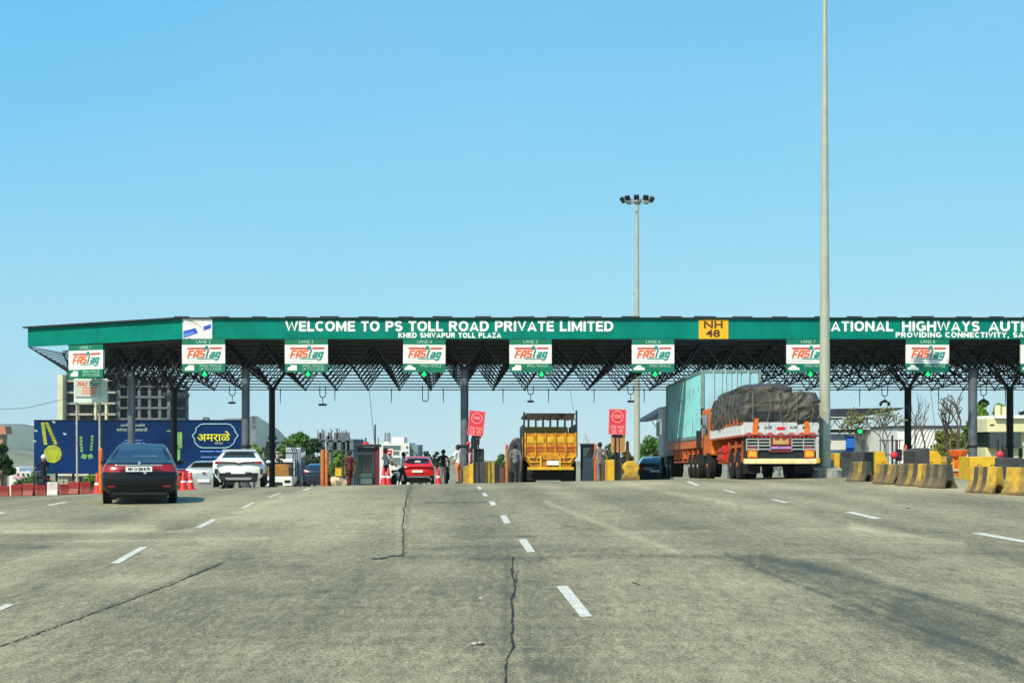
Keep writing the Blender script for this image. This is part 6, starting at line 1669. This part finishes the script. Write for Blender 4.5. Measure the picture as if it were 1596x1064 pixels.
def tree(px,D,pyt,pyb,wpx,m,label,name='tree',cat='tree',n=2600,size=.16,clumps=9,seed=1,group=None,stemmed=True,flat=.75):
    rnd=random.Random(seed); x=X(px,D); g=gz(x,D); z0=min(g,Z(pyb,D)) if stemmed else g; s=D/F
    t=thing(name,label,cat,(x,D,g),0,group)
    top=Z(pyt,D)-g; bot=max(.1,Z(pyb,D)-g); rx=wpx*s/2; H=top-bot
    tr=MB(); cr=MB(); cc=[]
    for k in range(clumps):
        a=rnd.uniform(0,6.28); rr_=rnd.uniform(.15,.68)*rx; h=bot+H*rnd.uniform(.25,.78); 
        cr_=rx*rnd.uniform(.36,.56); cc.append((Vector((math.cos(a)*rr_,math.sin(a)*rr_*.8,h)),cr_))
    cc.append((Vector((0,0,top-rx*.4)),rx*.45)); cc.append((Vector((rx*.6,0,bot+H*.3)),rx*.4)); cc.append((Vector((-rx*.6,0,bot+H*.35)),rx*.4))
    for c,cr_ in cc:
        zr=min(cr_*flat,H*.4); c.z=min(c.z,top-zr*.9); leaves(cr,c,(cr_,cr_,zr),n//len(cc),size,rnd)
    tr.path([(0,0,-.3),(rx*.03,0,bot*.6+.2),(rx*.06,0,bot+H*.35)],[rx*.10+.03,rx*.075+.02,rx*.04],8)
    for c,_ in cc[:7]: tr.path([(rx*.04,0,bot*.7+.15),tuple(Vector((0,0,bot+H*.15)).lerp(c,.5)),tuple(c)],[rx*.05,rx*.03,rx*.012],6)
    tr.build('trunk',bark,t); cr.build('crown' if name=='tree' else 'foliage',LM[m],t)
    return t
tree(2,100,690,752,46,'dark','dark green tree at the left edge before the blue hill',seed=2,n=3600,size=.13)
tree(62,96,738,765,62,'mid','green shrub spreading under the left part of the billboard','shrub','shrub',seed=3,n=2600,size=.10,group='shrubs along the left verge')
tree(140,98,738,764,32,'bright','bright green shrub under the billboard beside its slanting leg','shrub','shrub',seed=4,n=1500,size=.10,group='shrubs along the left verge')
tree(36,92,746,768,30,'mid','low green shrub left of the billboard near the white house','shrub','shrub',seed=5,n=1000,size=.10,group='shrubs along the left verge')
tree(310,98,735,760,60,'mid','low dark shrub behind the silver hatchback','shrub','shrub',seed=51,n=1200,size=.10,group='shrubs along the left verge')
tree(396,88,690,730,30,'bright','light green shrub right of the billboard behind the grey column','shrub','shrub',seed=6,n=900,size=.11)
tree(466,104,670,748,78,'mid','bright green tree behind the hooped goods truck',seed=7,n=8000,size=.15,clumps=14)
tree(490,100,682,754,46,'blueg','darker green tree at the right of the bright green tree',seed=8,n=5000,size=.15,clumps=10)
tree(424,110,676,745,30,'blueg','dull green tree behind the dark rear column on the left',seed=81,n=1400,size=.12)
tree(527,92,700,748,34,'bright','yellow green garden plants behind the green pipe frame','plant','plant',seed=9,n=1300,size=.12,clumps=7)
tree(548,100,712,750,26,'mid','small green bush right of the garden plants behind the frame','shrub','shrub',seed=91,n=900,size=.12)
tree(664,240,702,732,20,'dark','small dark round tree far right of the white building',seed=10,n=900,size=.24,group='far trees beyond the crest')
tree(681,240,703,732,16,'blueg','second small dark tree just left of the person in black',seed=11,n=800,size=.24,group='far trees beyond the crest')
tree(781,150,707,745,26,'mid','green tree between striped island and brown guard post',seed=12,n=1500,size=.18)
tree(951,160,690,742,34,'blueg','dusty green tree behind the upright red placard',seed=13,n=1800,size=.18)
tree(1012,150,676,735,52,'mid','green tree between the far mast and the container',seed=14,n=2800,size=.18,clumps=12)
tree(975,155,700,742,32,'blueg','low dusty green tree left of the far mast base',seed=15,n=1500,size=.18)
tree(640,170,722,750,60,'blueg','low greenish hedge behind the red sport utility car','hedge','hedge',seed=16,n=1500,size=.18)
tree(1484,94,668,716,58,'olive','bushy palm like shrub behind the orange planter','shrub','shrub',seed=17,n=3000,size=.13,clumps=12)
tree(1513,98,650,716,34,'mid','leafy green tree behind the grey column on the right',seed=18,n=2400,size=.14)
tree(1533,120,622,668,24,'bright','pointed light green tree above the office roof left side',seed=19,n=1800,size=.17,clumps=6,flat=1.3)
tree(1557,125,628,652,20,'bright','small pointed green tree left of the office water tanks',seed=20,n=1200,size=.16,clumps=5)
tree(1592,120,640,670,18,'dark','green tree top at the right edge behind the office',seed=201,n=900,size=.16)
tree(1240,170,690,735,160,'blueg','wide dusty hedge of trees behind the tarpaulin truck','hedge','hedge',seed=21,n=2500,size=.2,clumps=14)
# bare trees
def bare(px,D,pyt,pyb,wpx,label,seed,trunks=1,lv=None,depth=5,r0=.06,curl=.5,name='bare_tree',nleaf=0):
    rnd=random.Random(seed); x=X(px,D); g=gz(x,D); s=D/F; t=thing(name,label,'tree',(x,D,g),group='leafless trees on the islands')
    H=Z(pyt,D)-g; b=MB(); tips=[]
    base=max(0,Z(pyb,D)-g)
    def grow(p,d,l,r,k):
        q=p
        n=3
        for i in range(n):
            d=(d+Vector((rnd.uniform(-1,1),rnd.uniform(-1,1),rnd.uniform(-.2,.5)))*curl*.35).normalized(); q2=q+d*l/n; b.tube(q,q2,r*(1-.25*i/n),r*(1-.25*(i+1)/n),5,False); q=q2
        if k==0 : tips.append(q); return
        for i in range(rnd.choice((2,2,3))):
            a=rnd.uniform(0,6.28); sp=rnd.uniform(.35,.75)
            nd=(d+Vector((math.cos(a)*sp*1.7,math.sin(a)*sp,rnd.uniform(-.1,.35)))).normalized()
            grow(q,nd,l*rnd.uniform(.62,.85),max(.010,r*.66),k-1)
        if k<=2: tips.append(q)
    for k in range(trunks):
        ox=(k-(trunks-1)/2)*.45
        grow(Vector((ox,0,base-.2)),Vector((rnd.uniform(-.3,.3),0,1)).normalized(),(H-base)*.32,r0,depth)
    # keep inside the height seen
    zm=max(v[2] for v in b.v); f=(H-base)/(zm-base); xm=max(abs(v[0]) for v in b.v); fx=min(2.6,wpx*s/2/xm)
    b.v=[(v[0]*fx,v[1]*fx,base+(v[2]-base)*f) for v in b.v]
    b.build('trunk',twig,t)
    if lv:
        c=MB()
        for q in tips: leaves(c,(q.x*fx,q.y*fx,base+(q.z-base)*f),(.22,.22,.18),nleaf,.06,rnd,0)
        c.build('crown',LM[lv],t)
    return t
bare(1490,53,608,708,70,'tall leafless branching tree rising from the orange planter',31,trunks=2,depth=4,r0=.085,curl=.35)
bare(1350,60,640,722,75,'twisted thin tree with sparse olive leaves beside the cream pole',32,trunks=1,lv='olive',depth=5,r0=.05,nleaf=5)
bare(1380,60,632,722,70,'leaning twiggy tree with sparse leaves left of the dark rear column',33,trunks=1,lv='olive',depth=5,r0=.05,nleaf=3)
bare(1424,60,612,722,50,'slim leafless tree winding around the dark rear column',34,depth=4,r0=.07,curl=.6)
bare(917,90,673,742,26,'small leafless forked tree between navy booth and checked shirt person',35,depth=4,r0=.07)
bare(1440,62,640,720,30,'thin leafless sapling right of the dark rear column',36,depth=3,r0=.05)
# air between the plaza and the hills
b=MB(); b.bb(-4300,4300,-80,4700,-170,160)
hz=b.build('haze','white'); tag(hz,'thin pale daytime haze lying over the plain','haze',kind='stuff')
m=bpy.data.materials.new('haze_air'); m.use_nodes=True; nt=m.node_tree
for n in list(nt.nodes):
    if n.type!='OUTPUT_MATERIAL': nt.nodes.remove(n)
pv=nt.nodes.new('ShaderNodeVolumePrincipled'); pv.inputs['Color'].default_value=(0.92,0.98,1,1); pv.inputs['Density'].default_value=0.00011; pv.inputs['Anisotropy'].default_value=0.2
out=[n for n in nt.nodes if n.type=='OUTPUT_MATERIAL'][0]; nt.links.new(pv.outputs[0],out.inputs['Volume'])
hz.data.materials.clear(); hz.data.materials.append(m)
